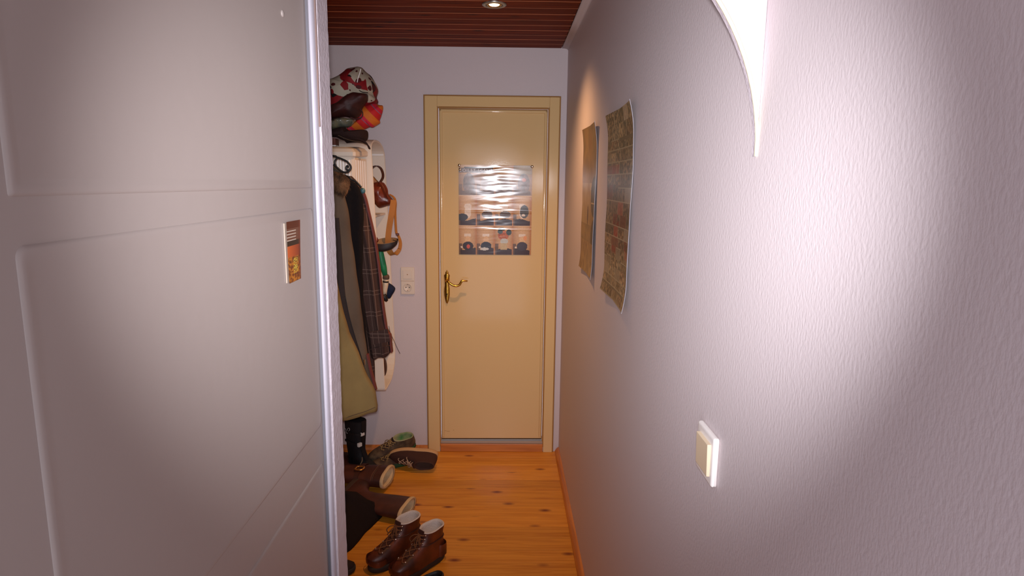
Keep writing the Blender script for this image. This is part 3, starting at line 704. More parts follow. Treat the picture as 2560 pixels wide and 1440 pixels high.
fo = [(826, 432), (836, 428), (848, 430), (860, 437), (870, 446), (874, 458), (871, 472), (864, 488), (853, 487), (842, 480), (826, 474)]
inflate('fur_collar', fo, Y-.03, .048, M['fur'], ct, OC, .010, 30)
# tufts of the collar
rnd = random.Random(3); vs = []; fs = []
OO = smoothpath([at(x, y, Y-.03) for x, y in fo], 5, True); CC = sum(OO, Vector())/len(OO)
for i in range(2600):
    p = rnd.choice(OO); s = math.sqrt(rnd.random()); q = CC+(p-CC)*s; yy = .048*(1-s**2.2)**(1/2.2) if s < 1 else 0
    base = Vector((q.x, Y-.03-yy, q.z)); dr = ((q-CC)*.5+Vector((rnd.uniform(-.03, .03), -.02-yy*.2, rnd.uniform(-.06, .01)))).normalized()
    side = dr.cross(Vector((rnd.uniform(-1, 1), rnd.uniform(-1, 1), rnd.uniform(-1, 1)))).normalized()*.0007; L = rnd.uniform(.010, .020)
    a = len(vs); vs += [base-side-OC, base+side-OC, base+dr*L-OC]; fs.append((a, a+1, a+2))
fu = mesh('fur_tufts', vs, fs, M['fur'], ct); fu['kind'] = 'stuff'
inflate('hood', [(822, 408), (830, 410), (842, 417), (852, 424), (856, 432), (846, 438), (826, 440)], Y-.02, .035, mat('dark_green_brown', srgb((46, 42, 34)), .9), ct, OC, .004)
# olive coat, nearest
Y = 2.26
co = thing('khaki_coat', 'long khaki cotton coat, lowest hanging and nearest of the row', 'coat', (-.75, Y, 1.5), 'coats hung along the left wall'); OC = Vector((-.75, Y, 1.5))
R = [(815, 470), (828, 520), (836, 600), (839, 680), (843, 705), (850, 740), (860, 790), (872, 830), (888, 868), (904, 905), (920, 945), (931, 965), (939, 982), (941, 1000), (944, 1015), (943, 1028)]
garment('body', R, lambda f: -.86-.04*f, Y, .050, M['olive'], co, OC, 3, .008, .055, ph=2.4)
ribbon('hem_seam', [at(x, y, Y-.053) for x, y in ((862, 1046), (890, 1036), (915, 1028), (938, 1018))], .0015, .004, M['taupe'], co, OC, (0, 0, 1))
tube('hanger', [(-.742, 2.20, 1.655), (-.74, 2.22, 1.63), (-.72, 2.25, 1.59), (-.66, Y, 1.57)], .004, M['iron'], co, 8, OC)

# ================================================================= pile on top of box and cabinet
def bandmat(name, cols, dirv, scale, rough=.7, nz=.0):
    """hard-edged diagonal stripes"""
    m = mat(name, cols[0], rough, .3, bump=.2, bscale=60); N = m.node_tree.nodes; L = m.node_tree.links
    tc = N.new('ShaderNodeTexCoord'); d = N.new('ShaderNodeVectorMath'); d.operation = 'DOT_PRODUCT'; d.inputs[1].default_value = dirv
    a = N.new('ShaderNodeMath'); a.operation = 'MULTIPLY_ADD'; a.inputs[1].default_value = scale; a.inputs[2].default_value = 40.0
    f = N.new('ShaderNodeMath'); f.operation = 'FRACT'; r = N.new('ShaderNodeValToRGB'); r.color_ramp.interpolation = 'CONSTANT'
    L.new(tc.outputs['Object'], d.inputs[0]); L.new(d.outputs['Value'], a.inputs[0]); L.new(a.outputs[0], f.inputs[0]); L.new(f.outputs[0], r.inputs[0])
    for i, (p, c) in enumerate(cols[1]):
        e = r.color_ramp.elements[i] if i < 2 else r.color_ramp.elements.new(p)
        e.position = p; e.color = (*c, 1)
    L.new(r.outputs[0], N['Principled BSDF'].inputs['Base Color']); return m
def floralmat(name):
    m = mat(name, (.5, .5, .5), .7, .3, bump=.2, bscale=60); N = m.node_tree.nodes; L = m.node_tree.links
    tc = N.new('ShaderNodeTexCoord'); n = N.new('ShaderNodeTexNoise'); n.inputs['Scale'].default_value = 6
    mx = N.new('ShaderNodeMixRGB'); mx.inputs[0].default_value = .12
    L.new(tc.outputs['Object'], n.inputs[0]); L.new(tc.outputs['Object'], mx.inputs[1]); L.new(n.outputs['Color'], mx.inputs[2])
    v = N.new('ShaderNodeTexVoronoi'); v.inputs['Scale'].default_value = 24; L.new(mx.outputs[0], v.inputs['Vector'])
    s = N.new('ShaderNodeSeparateColor'); L.new(v.outputs['Color'], s.inputs[0])
    r = N.new('ShaderNodeValToRGB'); r.color_ramp.interpolation = 'CONSTANT'; e = r.color_ramp.elements
    e[0].color = (*srgb((168, 156, 136)), 1); e[0].position = 0
    e[1].position = .32; e[1].color = (*srgb((128, 16, 22)), 1)
    x = e.new(.56); x.color = (*srgb((20, 14, 14)), 1)
    x = e.new(.84); x.color = (*srgb((176, 166, 146)), 1)
    L.new(s.outputs[0], r.inputs[0])
    # round dabs over the patches
    v2 = N.new('ShaderNodeTexVoronoi'); v2.inputs['Scale'].default_value = 26; L.new(mx.outputs[0], v2.inputs['Vector'])
    lt = N.new('ShaderNodeMath'); lt.operation = 'LESS_THAN'; lt.inputs[1].default_value = .26; L.new(v2.outputs['Distance'], lt.inputs[0])
    m2 = N.new('ShaderNodeMixRGB'); m2.inputs[2].default_value = (*srgb((74, 18, 20)), 1); L.new(lt.outputs[0], m2.inputs[0]); L.new(r.outputs[0], m2.inputs[1])
    L.new(m2.outputs[0], N['Principled BSDF'].inputs['Base Color']); return m
def solo(name, label, cat, outline, Y, depth, m, group=None, **kw):
    C = sum([at(x, y, Y) for x, y in outline], Vector())/len(outline); C.z = min(at(x, y, Y).z for x, y in outline)
    o = thing(name, label, cat, C, group); b = inflate(kw.pop('part', 'body'), outline, Y, depth, m, o, C, **kw); return o, C
G = 'bags and hats piled above the hung coats'
fb, C = solo('patterned_bag', 'bulging black, red and white patterned cloth bag on top of the pile', 'bag', [(816, 205), (828, 198), (845, 190), (862, 180), (872, 173), (888, 170), (903, 169), (915, 180), (928, 190), (937, 205), (943, 220), (944, 230), (941, 243), (945, 255), (936, 266), (915, 276), (880, 286), (840, 292), (816, 290)], 3.10, .11, floralmat('floral_cloth'), G, lump=.014, lscale=16)
tube('drawcord', [at(x, y, 2.985) for x, y in ((902, 172), (899, 184), (895, 196), (893, 206))], .0022, M['plastic'], fb, 6, C)
for pts in (((858, 200), (872, 206), (888, 214), (893, 222)), ((893, 222), (905, 230), (920, 232))):
    tube('seam', [at(x, y, 2.99) for x, y in pts], .002, M['black'], fb, 6, C)
mb, C = solo('maroon_bag', 'dark maroon soft bag with a cord loop in front of the patterned bag', 'bag', [(816, 268), (830, 262), (848, 256), (866, 242), (884, 232), (902, 234), (918, 236), (920, 248), (912, 260), (905, 272), (903, 284), (894, 294), (880, 296), (860, 292), (830, 297), (816, 300)], 2.96, .06, mat('maroon_leather', srgb((66, 22, 16)), .6, .4, bump=.4, bscale=14, stretch=(1, 1, 3), c2=srgb((40, 14, 12)), cscale=12), G, lump=.012, lscale=20)
tube('cord_loop', [at(x, y, 2.90) for x, y in ((900, 272), (906, 280), (906, 290), (898, 297), (886, 297), (876, 293))], .0028, mat('maroon_cord', srgb((58, 16, 14)), .7), mb, 8, C)
ob, C = solo('striped_bag', 'folded beach bag striped orange, pink and red', 'bag', [(906, 268), (920, 262), (936, 258), (948, 262), (957, 264), (957, 276), (952, 292), (949, 300), (950, 307), (938, 315), (930, 319), (922, 318), (906, 325), (885, 327), (864, 329), (872, 318), (888, 304)], 3.05, .055,
    bandmat('beach_stripes', [(.5, .1, .1), [(0, srgb((196, 32, 36))), (.26, srgb((120, 100, 120))), (.30, srgb((200, 36, 58))), (.50, srgb((206, 104, 30))), (.92, srgb((190, 40, 30)))]], (.72, 0, .70), 13), G, lump=.006, lscale=18, c=(918, 295))
pb, C = solo('plastic_bag', 'crumpled greenish clear plastic bag between the maroon bag and the cap', 'bag', [(816, 300), (832, 298), (850, 295), (870, 296), (886, 300), (884, 308), (872, 318), (852, 320), (832, 324), (816, 324)], 2.96, .05, mat('clear_film', srgb((128, 116, 84)), .25, .6, c2=srgb((88, 92, 84)), cscale=30, bump=.6, bscale=40), G, lump=.012, lscale=40)
hb_, C = solo('peaked_cap', 'soft dark brown cap with a drooping peak at the bottom of the pile', 'hat', [(816, 330), (832, 325), (848, 319), (862, 319), (870, 329), (890, 326), (912, 325), (919, 329), (919, 342), (914, 352), (900, 356), (880, 353), (862, 352), (840, 343), (816, 340)], 2.94, .085, mat('dark_brown_felt', srgb((44, 28, 26)), .9, .2, bump=.5, bscale=200), G, lump=.008, lscale=24)
M['felt'] = hb_.children[0].data.materials[0]
P = [at(x, y, 2.90) for x, y in ((862, 351), (880, 350), (896, 351), (910, 355), (919, 362), (924, 372))]
ribbon('peak', P, lambda t: .060-.022*t, .006, M['felt'], hb_, C, (0, 1, -.25))
tube('peak_seam', [at(x, y, 2.865) for x, y in ((845, 338), (862, 346), (880, 352), (900, 355), (916, 362))], .0014, M['taupe'], hb_, 6, C)
bx = thing('small_box', 'small maroon box with a white edge under the cap', 'box', (-.80, 2.93, 1.757)); 
box('carton', -.045, .03, -.03, .03, 0, .030, mat('maroon_card', srgb((96, 44, 32)), .6), bx, .001); box('white_edge', -.0455, .0305, -.031, .031, -.006, -.0005, M['plastic'], bx)
cn = thing('grey_canister', 'narrow grey-green canister standing left of the small maroon box', 'canister', (-.862, 2.93, 1.752))
ringmesh('can', [(.0, 0), (.026, 0), (.027, .003), (.027, .085), (.025, .089)], mat('greygreen', srgb((96, 92, 72)), .6), cn); ringmesh('cap', [(.027, .0895), (.027, .104), (.024, .107), (.0, .107)], M['taupe'], cn)

# ================================================================= things hanging at the cabinet front
lea = mat('brown_leather', srgb((112, 42, 20)), .35, .5, bump=.5, bscale=26, c2=srgb((84, 28, 14)), cscale=14)
hbg, C = solo('handbag', 'reddish brown leather handbag with looped handles hanging at the cabinet front', 'handbag', [(925, 462), (934, 457), (945, 454), (955, 456), (962, 468), (972, 486), (982, 498), (983, 506), (979, 512), (965, 516), (950, 520), (943, 516), (936, 508), (926, 500)], 3.16, .045, lea, None, lump=.006, lscale=30, c=(950, 490))
ribbon('handle', [at(x, y, 3.14) for x, y in ((926, 424), (934, 417), (943, 415), (952, 421), (957, 433), (957, 444), (952, 453), (948, 459))], .016, .004, mat('dark_leather', srgb((60, 22, 16)), .4), hbg, C, (.5, 1, 0))
ribbon('handle', [at(x, y, 3.12) for x, y in ((948, 455), (957, 458), (963, 466), (967, 476), (968, 488), (972, 497))], .012, .004, lea, hbg, C, (.6, 1, 0))
inflate('flap', [(926, 436), (934, 441), (941, 449), (948, 457), (938, 462), (926, 462)], 3.17, .012, mat('tan_leather', srgb((150, 92, 40)), .5), hbg, C, .001)
oc = mat('ochre_webbing', srgb((158, 102, 46)), .7, .3, bump=.3, bscale=300)
sp = thing('ochre_strap', 'ochre webbing strap hanging in a long loop below the brown handbag', 'strap', at(984, 500, 3.16)); C = at(984, 500, 3.16)
ribbon('webbing', [at(x, y, Y) for x, y, Y in ((974, 486, 3.15), (984, 493, 3.15), (989, 506, 3.16), (988, 530, 3.17), (989, 560, 3.17), (991, 582, 3.17), (997, 592, 3.17), (1001, 608, 3.17), (998, 624, 3.16), (988, 635, 3.15), (979, 634, 3.13), (972, 622, 3.12), (970, 600, 3.11), (973, 570, 3.11), (978, 540, 3.11), (982, 515, 3.12), (984, 500, 3.13))],
       lambda t: .013 if t < .35 else .013+.015*min(1, (t-.35)*3), .003, oc, sp, C, lambda t: (.45+.55*t, .8-.55*t, .0) if t < .5 else (1, .2, .15))
box('buckle', -.004+.012, .012+.012, -.006, .006, -.178, -.166, mat('maroon_clip', srgb((92, 44, 34)), .4), sp, .002)
cap2 = thing('fleece_cap', 'dark brown cap with tan fleece inside hanging open beside the plaid coat', 'hat', at(965, 612, 3.08)); C = at(965, 612, 3.08)
Yc = 3.09
P0 = [at(x, y, Yc) for x, y in ((940, 599), (958, 598), (975, 597), (990, 602))]
rings = []
cc = at(964, 605, Yc); ax = .062
for k, (s, dz, dy) in enumerate(((1, .006, 0), (1.03, -.004, 0), (.95, -.020, -.006), (.72, -.034, -.008), (.35, -.042, -.008), (.02, -.045, -.008))):
    rings.append([Vector((cc.x-.006*k*.4+ax*s*math.cos(a), cc.y+dy+.040*s*math.sin(a), cc.z+dz+.006*math.cos(a)*s-.012*math.sin(a)*s*(-1))) for a in [2*PI*j/28 for j in range(28)]])
loft('shell', rings, mat('cap_black', srgb((30, 18, 18)), .6), cap2, off=C, cap0=False)
loft('fleece_lining', [[v*1.0+((cc-v)*.07)+Vector((0, 0, .002)) for v in rings[0]], [v+((cc-v)*.12)+Vector((0, 0, -.002)) for v in rings[1]], [v+((cc-v)*.2)+Vector((0, 0, .002)) for v in rings[2]], [v+(cc-v)*.25+Vector((0, 0, .004)) for v in rings[3]]], mat('tan_fleece', srgb((140, 108, 76)), .95, .1, bump=.8, bscale=120), cap2, off=C, cap0=False)
tube('strap_end', [at(x, y, Yc-.04) for x, y in ((982, 600), (990, 603), (992, 611))], .002, M['black'], cap2, 6, C)
inflate('ear_flap', [(932, 586), (938, 589), (944, 596), (946, 603), (940, 608), (932, 608)], Yc, .02, M['maroon'], cap2, C, .002)
umb = thing('folded_umbrella', 'folded green umbrella with tan collar and cream handle hanging handle down', 'umbrella', at(956, 640, 3.08)); C = at(956, 640, 3.08)
Yu = 3.10
def conetube(name, pts, radii, m, parent, off, seg=14):
    P = [Vector(p) for p in pts]; fr = frames(P)
    rings = [[p+(fr[i][1]*math.cos(a)+fr[i][2]*math.sin(a))*radii[i] for a in [2*PI*k/seg for k in range(seg)]] for i, p in enumerate(P)]
    return loft(name, rings, m, parent, off=off)
conetube('cover', [at(x, y, Yu) for x, y in ((950, 612), (951, 632), (954, 650), (959, 670), (963, 689))], [.008, .016, .018, .0165, .012], mat('green_nylon', srgb((24, 118, 74)), .5, .4, bump=.5, bscale=40), umb, C)
conetube('collar', [at(x, y, Yu) for x, y in ((964, 688), (965, 691), (965, 696), (965, 698))], [.014, .017, .017, .013], M['taupe'], umb, C)
hm = mat('cream_handle', srgb((206, 184, 156)), .4)
conetube('handle', [at(x, y, Yu) for x, y in ((965, 698), (964, 712), (962, 726), (961, 738))], [.0135, .014, .0125, .012], hm, umb, C)
conetube('band', [at(x, y, Yu) for x, y in ((964.4, 702), (964.2, 706))], [.0148, .0148], M['dark'], umb, C)
conetube('handle_tip', [at(x, y, Yu-.01) for x, y in ((959, 736), (961, 742), (964, 748), (968, 753))], [.012, .014, .013, .006], M['blacklea'], umb, C)
nv, C = solo('navy_pouch', 'small navy blue cloth pouch hanging below the green umbrella', 'pouch', [(968, 706), (973, 708), (982, 714), (988, 721), (986, 729), (981, 737), (977, 744), (972, 747), (966, 743), (964, 736), (966, 720)], 3.13, .022, mat('navy_cloth', srgb((26, 34, 56)), .8, .2, bump=.4, bscale=120), None, lump=.003)
dk, C = solo('dark_purse', 'small dark brown purse lying inside the bottom of the cabinet', 'purse', [(950, 890), (958, 893), (964, 902), (967, 918), (966, 932), (961, 941), (950, 943)], 3.20, .035, mat('purse_brown', srgb((62, 26, 18)), .5), None, lump=.002)

# ================================================================= footwear
def footring(xb, xf, w, z, n=40, lift=0, asym=1):
    out = []; cx, a = (xb+xf)/2, (xf-xb)/2
    for k in range(n):
        an = 2*PI*k/n; c, s = math.cos(an), math.sin(an)
        x = cx+a*(abs(c)**.85)*(1 if c > 0 else -1); u = (x-xb)/(xf-xb)
        L = (xf-xb)/.29
        fac = 1-L*(.16*math.exp(-((u-.36)/.18)**2)+.12*math.exp(-((u-.0)/.2)**2))
        yy = w*(abs(s)**.82)*(1 if s > 0 else -1)*fac
        zz = z+lift*max(0, u-.72)**2*8
        out.append(Vector((x, yy+asym*.010*L*max(0, u-.5), zz)))
    return out
def shoe(name, label, mw, levels, mats, lace=None, sole_h=.026, group=None, sole_w=1.06, cat='shoe', toe_lift=.010, asym=1, rim=0, sole_name='sole', inner_z=.05, tongue=True, eyelets=True, extra=None, lowtop=None):
    """footwear in local axes: heel at the origin, toe along +x, up +z; parts under an empty"""
    o = thing(name, label, cat, group=group, mw=mw)
    xb, xf, w = levels[0][1], levels[0][2], levels[0][3]
    rs = [footring(xb-.002, xf+.004, w*sole_w*.96, 0, lift=toe_lift), footring(xb-.006, xf+.008, w*sole_w, .006, lift=toe_lift), footring(xb-.005, xf+.008, w*sole_w, sole_h*.8, lift=toe_lift*.6), footring(xb-.001, xf+.003, w*1.02, sole_h, lift=toe_lift*.5)]
    loft(sole_name, rs, mats['sole'], o)
    up = [footring(a[1], a[2], a[3], a[0], lift=toe_lift*.4 if i < 2 else 0, asym=asym) for i, a in enumerate(levels)]
    for i, rr in enumerate(up):
        for v in rr:
            v += Vector((0, .0015*noise.noise(v*40+Vector((mw[0][3]*9, 0, 0))), .0012*noise.noise(v*30)))
    if rim:  # opening dips towards the instep
        for v in up[-1]: v.z += rim*(1-(v.x-levels[-1][1])/(levels[-1][2]-levels[-1][1]))-rim*.5
    loft('upper', up, mats['upper'], o, cap0=False, cap1=False)
    T = levels[-1]; th = .006
    ins = [[v.copy() for v in up[-1]]]
    for zz, k in ((.004, .035), (.003, .10), (-.010, .16)):
        ins.append([Vector((v.x+((T[1]+T[2])/2-v.x)*k*1.2, v.y*(1-k*1.4), v.z+zz)) for v in up[-1]])
    ins.append([Vector((v.x+((T[1]+T[2])/2-v.x)*.25, v.y*.7, inner_z)) for v in up[-1]])
    loft('lining', ins, mats['lining'], o, cap0=False, cap1=True)
    # vamp line for laces: front edge x per height
    def fx(z):
        for a, b in zip(levels, levels[1:]):
            if a[0] <= z <= b[0]: t = (z-a[0])/(b[0]-a[0]); return a[2]+(b[2]-a[2])*t
        return levels[-1][2]
    if tongue:
        z1 = levels[-1][0]+.006; P = [Vector((fx(z)+.0015-.003*(i == 4), 0, z)) for i, z in enumerate([levels[4][0]+(z1-levels[4][0])*k/4 for k in range(5)])]
        ribbon('tongue', P, .036, .005, mats.get('tongue', mats['upper']), o, None, (0, 1, 0))
    if lace:
        n, z0, z1 = lace; rowz = [z0+(z1-z0)*k/(n-1) for k in range(n)]
        for i in range(n):
            z = rowz[i]; x = fx(z)+.005; zn = rowz[min(i+1, n-1)]; xn = fx(zn)+.005
            hw = .020
            for s in (-1, 1):
                tube('lace', [(x-.010, s*hw*1.15, z), (x-.001, s*hw*.8, z+.001), ((x+xn)/2+.004, 0, (z+zn)/2+.003), (xn-.001, -s*hw*.8, zn), (xn-.010, -s*hw*1.15, zn)] if i < n-1 else [(x-.010, s*hw*1.15, z), (x, s*hw*.7, z+.001), (x+.004, 0, z+.002)], .0024, mats['lace'], o, 6, n=3)
                if eyelets:
                    bm = bmesh.new(); bmesh.ops.create_uvsphere(bm, u_segments=8, v_segments=5, radius=.0042, matrix=Matrix.Translation((x-.012, s*hw*1.25, z))); frombm('eyelet', bm, mats.get('eyelet', M['chrome']), o, True)
        z = rowz[-1]; x = fx(z)+.006
        for s in (-1, 1):   # bow loops and loose ends
            tube('lace', [(x, 0, z), (x+.018, s*.022, z-.002), (x+.030, s*.036, z-.020), (x+.026, s*.026, z-.034), (x+.012, s*.006, z-.012), (x, 0, z)], .0022, mats['lace'], o, 6, n=4)
            tube('lace', [(x, 0, z), (x+.022, s*.008, z-.010), (x+.040, s*.020, z-.035)], .0022, mats['lace'], o, 6, n=4)
    # toe cap seam and heel counter
    return o, fx
def place(x, y, ang, z=0, s=1.0):
    return Matrix.Translation((x, y, z)) @ Matrix.Rotation(ang, 4, 'Z') @ Matrix.Scale(s, 4)
def lying(x, y, z, ax, az, s=1.0, sy=1.0):
    X = Vector(ax).normalized(); Z = Vector(az); Z = (Z-X*Z.dot(X)).normalized(); Yv = Z.cross(X)
    m = Matrix((X, Yv*sy, Z)).transposed().to_4x4() @ Matrix.Scale(s, 4); m.translation = Vector((x, y, z)); return m
bootlv = [(.026, -.004, .284, .050), (.045, -.008, .290, .052), (.062, -.008, .282, .050), (.076, -.006, .256, .046), (.090, -.003, .216, .043), (.105, .0, .178, .0415), (.120, .002, .150, .041), (.135, .004, .134, .042), (.150, .003, .126, .044), (.165, .0, .122, .046), (.172, -.002, .121, .0465)]
lowlv = [(.022, -.002, .284, .048), (.036, -.006, .288, .049), (.050, -.006, .272, .047), (.062, -.004, .236, .044), (.073, -.002, .192, .041), (.082, .0, .160, .038), (.092, .002, .138, .036), (.100, .003, .128, .0355)]
tall = [(.026, -.004, .280, .049), (.045, -.008, .284, .051), (.064, -.008, .268, .048), (.080, -.005, .230, .045), (.100, .0, .176, .043), (.125, .0, .146, .044), (.17, -.004, .138, .047), (.23, -.010, .142, .051), (.29, -.014, .148, .054), (.335, -.016, .150, .056), (.37, -.017, .151, .057)]
hl = mat('worn_brown_leather', srgb((112, 50, 24)), .42, .5, bump=.7, bscale=22, c2=srgb((60, 26, 16)), cscale=16)
fl = mat('grey_fleece', srgb((196, 184, 176)), .95, .1, bump=.9, bscale=150)
bl = dict(upper=hl, sole=mat('dark_rubber', srgb((46, 34, 28)), .8), lining=fl, lace=mat('brown_lace', srgb((110, 66, 34)), .8), tongue=mat('dark_tongue', srgb((62, 28, 18)), .7), eyelet=M['chrome'])
a = math.atan2(-.144, -.135)
def bootextras(o):
    # ankle pad seam, heel counter and toe cap as raised leather
    for z, e in ((.118, .0025),):
        tube('collar_seam', [v*1.0+Vector((0, 0, 0)) for v in [Vector((p.x, p.y*1.03, p.z)) for p in footring(-.001, .153, .0415, z)[:33]]], .0022, bl['tongue'], o, 6, n=1)
    rs = [footring(.205, .2875, .0525, .034), footring(.205, .2885, .053, .048), footring(.207, .285, .0515, .060)]
    loft('toe_cap', [[v for v in r] for r in rs], hl, o, cap0=False, cap1=False)
    loft('heel_counter', [footring(-.0105, .065, .0455, .028, 24), footring(-.0115, .062, .0445, .055, 24), footring(-.0095, .05, .042, .082, 24)], hl, o, cap0=False, cap1=False)
b2, _ = shoe('hiking_boot', 'right one of the worn brown hiking boots with grey fleece inside', place(-.262, 2.482, a, 0, .92), bootlv, bl, (6, .082, .160), group=None, cat='boot', rim=.008, inner_z=.09)
b1, _ = shoe('hiking_boot', 'left one of the worn brown hiking boots with grey fleece inside', place(-.372, 2.552, a+.02, 0, .92), bootlv, bl, (6, .082, .160), cat='boot', rim=.008, asym=-1, inner_z=.09)
bootextras(b1); bootextras(b2)
# grey-green walking shoes by the back wall
gm = mat('grey_brown_mesh', srgb((104, 84, 62)), .8, .3, bump=.6, bscale=120, c2=srgb((62, 46, 38)), cscale=26)
gl = dict(upper=gm, sole=mat('green_rubber', srgb((34, 84, 40)), .7, c2=srgb((46, 44, 40)), cscale=9), lining=mat('pale_green_lining', srgb((168, 158, 122)), .9, c2=srgb((60, 122, 62)), cscale=12), lace=mat('tan_lace', srgb((150, 122, 78)), .8), tongue=mat('dark_mesh', srgb((50, 32, 28)), .8), eyelet=mat('tan_eyelet', srgb((150, 120, 80)), .7))
g1, _ = shoe('walking_shoe', 'grey-brown walking shoe with green heel, leaning up by the back wall', lying(-.520, 3.470, .066, (-.26, -.125, -.045), (-.12, -.42, 1), .96), lowlv, gl, (5, .070, .096), rim=-.012, toe_lift=.006, inner_z=.045)
g2, _ = shoe('walking_shoe', 'second grey-brown walking shoe, lying under the raised one', place(-.525, 3.395, math.radians(-154), 0, .92), [(z*.8, x0, x1, w_) for z, x0, x1, w_ in lowlv], gl, (4, .058, .076), toe_lift=.006, inner_z=.04, asym=-1)
# dark brown sneaker on its side
sm = dict(upper=mat('dark_brown_suede', srgb((66, 38, 30)), .8, .3, bump=.4, bscale=160), sole=mat('cream_rubber', srgb((196, 152, 104)), .6), lining=mat('sneaker_lining', srgb((70, 44, 34)), .9), lace=mat('cream_lace', srgb((190, 160, 130)), .8), eyelet=mat('dark_eyelet', srgb((40, 28, 24)), .6))
s1, _ = shoe('sneaker', 'dark brown sneaker lying on its side with cream sole and laces', lying(-.372, 3.335, .082, (-1, .06, -.02), (-.06, -.92, -.38), .94), lowlv, sm, (5, .066, .096), toe_lift=.012, inner_z=.04)
# black tall boot
km = dict(upper=mat('black_nylon', (.010, .008, .009), .7, .3, bump=.3, bscale=100), sole=mat('black_rubber', (.015, .013, .012), .7), lining=M['black'], lace=M['black'], eyelet=M['iron'])
k1, fx = shoe('black_boot', 'tall black boot with white clasps standing below the khaki coat', place(-.865, 3.325, math.radians(-35), 0, .80), tall, km, None, cat='boot', tongue=True)
for s_, (px, py) in enumerate(((905, 1096), (893, 1113))):
    q = k1.matrix_world.inverted() @ at(px, py, 3.245)
# clasps stand on the shaft's front
wc = mat('white_clasp', srgb((226, 222, 214)), .4)
for z, yy in ((.215, -.034), (.285, -.008)):
    bm = bmesh.new(); abox(bm, .134, .152, yy-.014, yy+.016, z-.013, z+.013, .003, 2)
    frombm('clasp', bm, wc, k1)
    ribbon('clasp_strap', [(.02, -.052, z+.012), (.08, -.056, z+.006), (.125, -.046, z+.002), (.148, -.018, z)], .016, .004, M['blacklea'], k1, None, (0, 0, 1))
tube('emblem', [(.045, -.0555, .300), (.055, -.0565, .318), (.070, -.0568, .325), (.075, -.0568, .312), (.060, -.0562, .300), (.072, -.0566, .292)], .0012, wc, k1, 5)
tube('emblem', [(.030, -.0548, .312), (.036, -.0552, .292), (.046, -.0556, .280), (.052, -.0560, .290)], .0012, wc, k1, 5)
tube('pull_cord', [(.150, -.02, .12), (.170, -.040, .105), (.165, -.052, .080), (.172, -.052, .05), (.160, -.058, .03)], .003, mat('cream_cord', srgb((160, 130, 96)), .8), k1, 6)
# two tall brown boots lying down, shearling inside
tm = mat('chestnut_leather', srgb((84, 42, 30)), .5, .5, bump=.4, bscale=20, c2=srgb((56, 28, 22)), cscale=10)
sh = mat('cream_shearling', srgb((206, 178, 138)), .95, .1, bump=.9, bscale=90)
bd = dict(upper=tm, sole=mat('boot_sole', srgb((60, 40, 30)), .8), lining=sh, lace=M['dark'], eyelet=M['brass'])
t1, _ = shoe('tall_boot', 'tall chestnut leather boot lying on its side with a gold buckle', lying(-.985, 3.095, .052, (.20, .97, .0), (.95, -.20, .02), 1.0, .80), tall, bd, None, cat='boot', tongue=False, inner_z=.20)
t2, _ = shoe('tall_boot', 'tall chestnut leather boot lying flat, its cream shearling opening towards the camera', lying(-.835, 2.845, .042, (.30, .95, .0), (.93, -.30, -.005), 1.0, .62), tall, bd, None, cat='boot', tongue=False, inner_z=.18)
for o_, z_ in ((t1, .225),):
    yy = .0 
    ribbon('buckle_strap', [v for v in [Vector((p.x, p.y*1.05, p.z)) for p in footring(-.013, .147, .0535, z_)]][2:20], .024, .004, mat('strap_leather', srgb((62, 30, 22)), .5), o_, None, (0, 0, 1), n=1)
    gold = mat('gold_buckle', srgb((206, 150, 84)), .3, .5, .9)
    tube('buckle', [(.030, .0585, z_-.018), (.062, .0600, z_-.018), (.062, .0600, z_+.018), (.030, .0585, z_+.018), (.030, .0585, z_-.018)], .0058, gold, o_, 8, n=3)
    for k in range(2):
        tube('top_stitch', [v for v in [Vector((p.x, p.y*1.03, p.z)) for p in footring(-.015, .149, .0555, .31+.008*k)]][1:20], .0012, mat('stitching', srgb((128, 88, 66)), .8) if k == 0 else gold.copy() if False else M['taupe'], o_, 5, n=1)
# shearling cuffs folded over
for o_ in (t1, t2):
    rr = [footring(-.019, .153, .059, .362), footring(-.022, .156, .062, .370), footring(-.019, .153, .059, .380), footring(-.008, .142, .050, .377)]
    loft('shearling_cuff', rr, sh, o_, cap0=False, cap1=False)
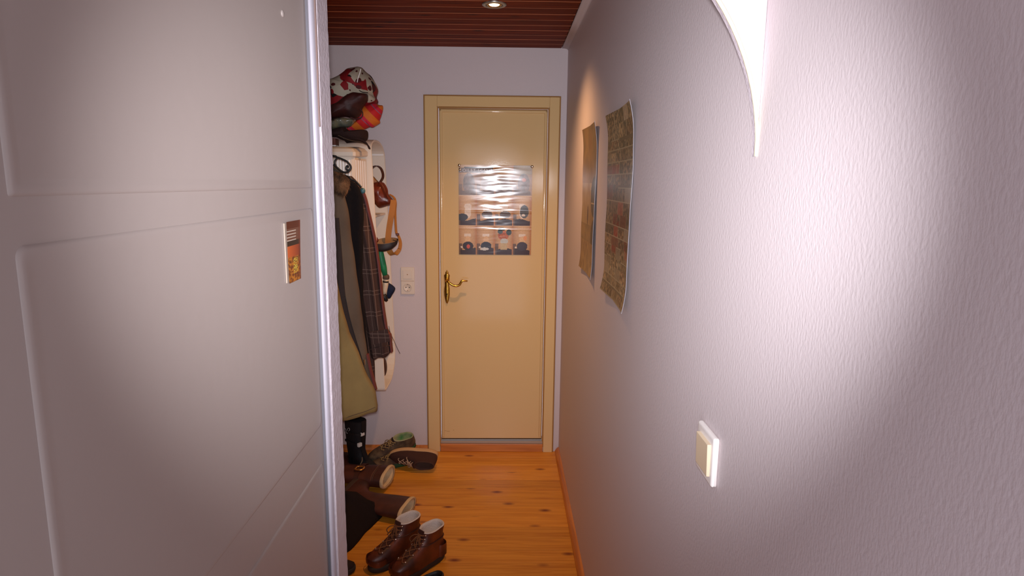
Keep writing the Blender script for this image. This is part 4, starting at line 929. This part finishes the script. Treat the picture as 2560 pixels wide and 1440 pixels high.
# black cloth heap
def heap(name, label, foot, H_, m, seed, cat, peak):
    O_ = smoothpath([Vector((x, y, 0)) for x, y in foot], 6, True); C_ = Vector((peak[0], peak[1], 0)); N_ = len(O_); rings = []
    for i, s in enumerate([1, 1.01, .97, .88, .74, .56, .36, .16, .02]):
        rr = []
        for p in O_:
            q = C_+(p-C_)*s; h = H_*(max(0, 1-s**1.6))**.7 if s < .99 else (0 if i == 0 else .012)
            nn = noise.noise(Vector((q.x*13, q.y*13, seed)))
            rr.append(Vector((q.x+.008*nn, q.y+.008*noise.noise(Vector((q.x*15, q.y*15, seed+5))), max(0.0005 if i else 0, h+.022*nn*min(1, h*14)))))
        rings.append(rr)
    off = Vector((C_.x, C_.y, 0)); o = thing(name, label, cat, off); loft('cloth', rings, m, o, off=off); return o
heap('dark_jacket', 'black jacket heaped on the floor beside the lying boots', [(-.575, 2.84), (-.60, 2.74), (-.635, 2.62), (-.675, 2.50), (-.78, 2.44), (-.97, 2.46), (-.985, 2.68), (-.93, 2.775), (-.78, 2.785), (-.66, 2.80)], .205, mat('jacket_black', srgb((32, 24, 24)), .95, .15, bump=.5, bscale=120), 4, 'jacket', (-.84, 2.66))
# grey felt slipper at the lower left, black ankle shoe at the bottom edge
gs = dict(upper=mat('grey_felt', srgb((50, 40, 38)), .95, .1, bump=.5, bscale=120), sole=mat('felt_sole', srgb((40, 34, 32)), .8), lining=M['black'], lace=M['black'])
shoe('felt_slipper', 'dark grey felt slipper, its toe just showing left of the hiking boots', place(-.870, 2.30, math.radians(14), 0, .93), [(z*.85, x0, x1, w_) for z, x0, x1, w_ in lowlv], gs, None, tongue=False)
shoe('black_shoe', 'black ankle shoe cut off by the bottom edge of the photo', place(-.228, 2.205, math.radians(-150), 0, .9), lowlv[:-2]+[(.092, .0, .138, .037), (.104, .0, .130, .037)], dict(upper=M['blacklea'], sole=km['sole'], lining=M['blacklea'], lace=M['black']), None, tongue=True, rim=.022)

# pieces fixed to a part become that part's own pieces
def nest(parent_name, child_names, root):
    kids = list(root.children); P_ = [c for c in kids if c.name.split('.')[0] == parent_name]
    if P_:
        for c in kids:
            if c.name.split('.')[0] in child_names: c.parent = P_[0]
nest('handle_plate', ('lever', 'rose', 'keyhole', 'screw'), d1); nest('leaf', ('bead', 'scratch'), d1)
nest('cuff_tab', ('cuff_seam',), cp); nest('sleeve', ('cuff_tab',), co); nest('zip', ('zip_puller',), ct); nest('fur_collar', ('fur_tufts',), ct)
nest('buckle_strap', ('buckle',), t1); nest('handle', ('band', 'handle_tip'), umb); nest('scroll', ('scroll_curl', 'scroll_brace'), rk)
nest('socket_well', ('pin_hole', 'earth_clip'), ds); nest('switch_rocker', ('pilot_lens',), ds); nest('picture_print', ('title_lettering',), pt)
nest('body', ('ribbing',), rb)
for o_ in (b1, b2, g1, g2, s1): nest('upper', ('eyelet', 'toe_cap', 'heel_counter', 'collar_seam'), o_)
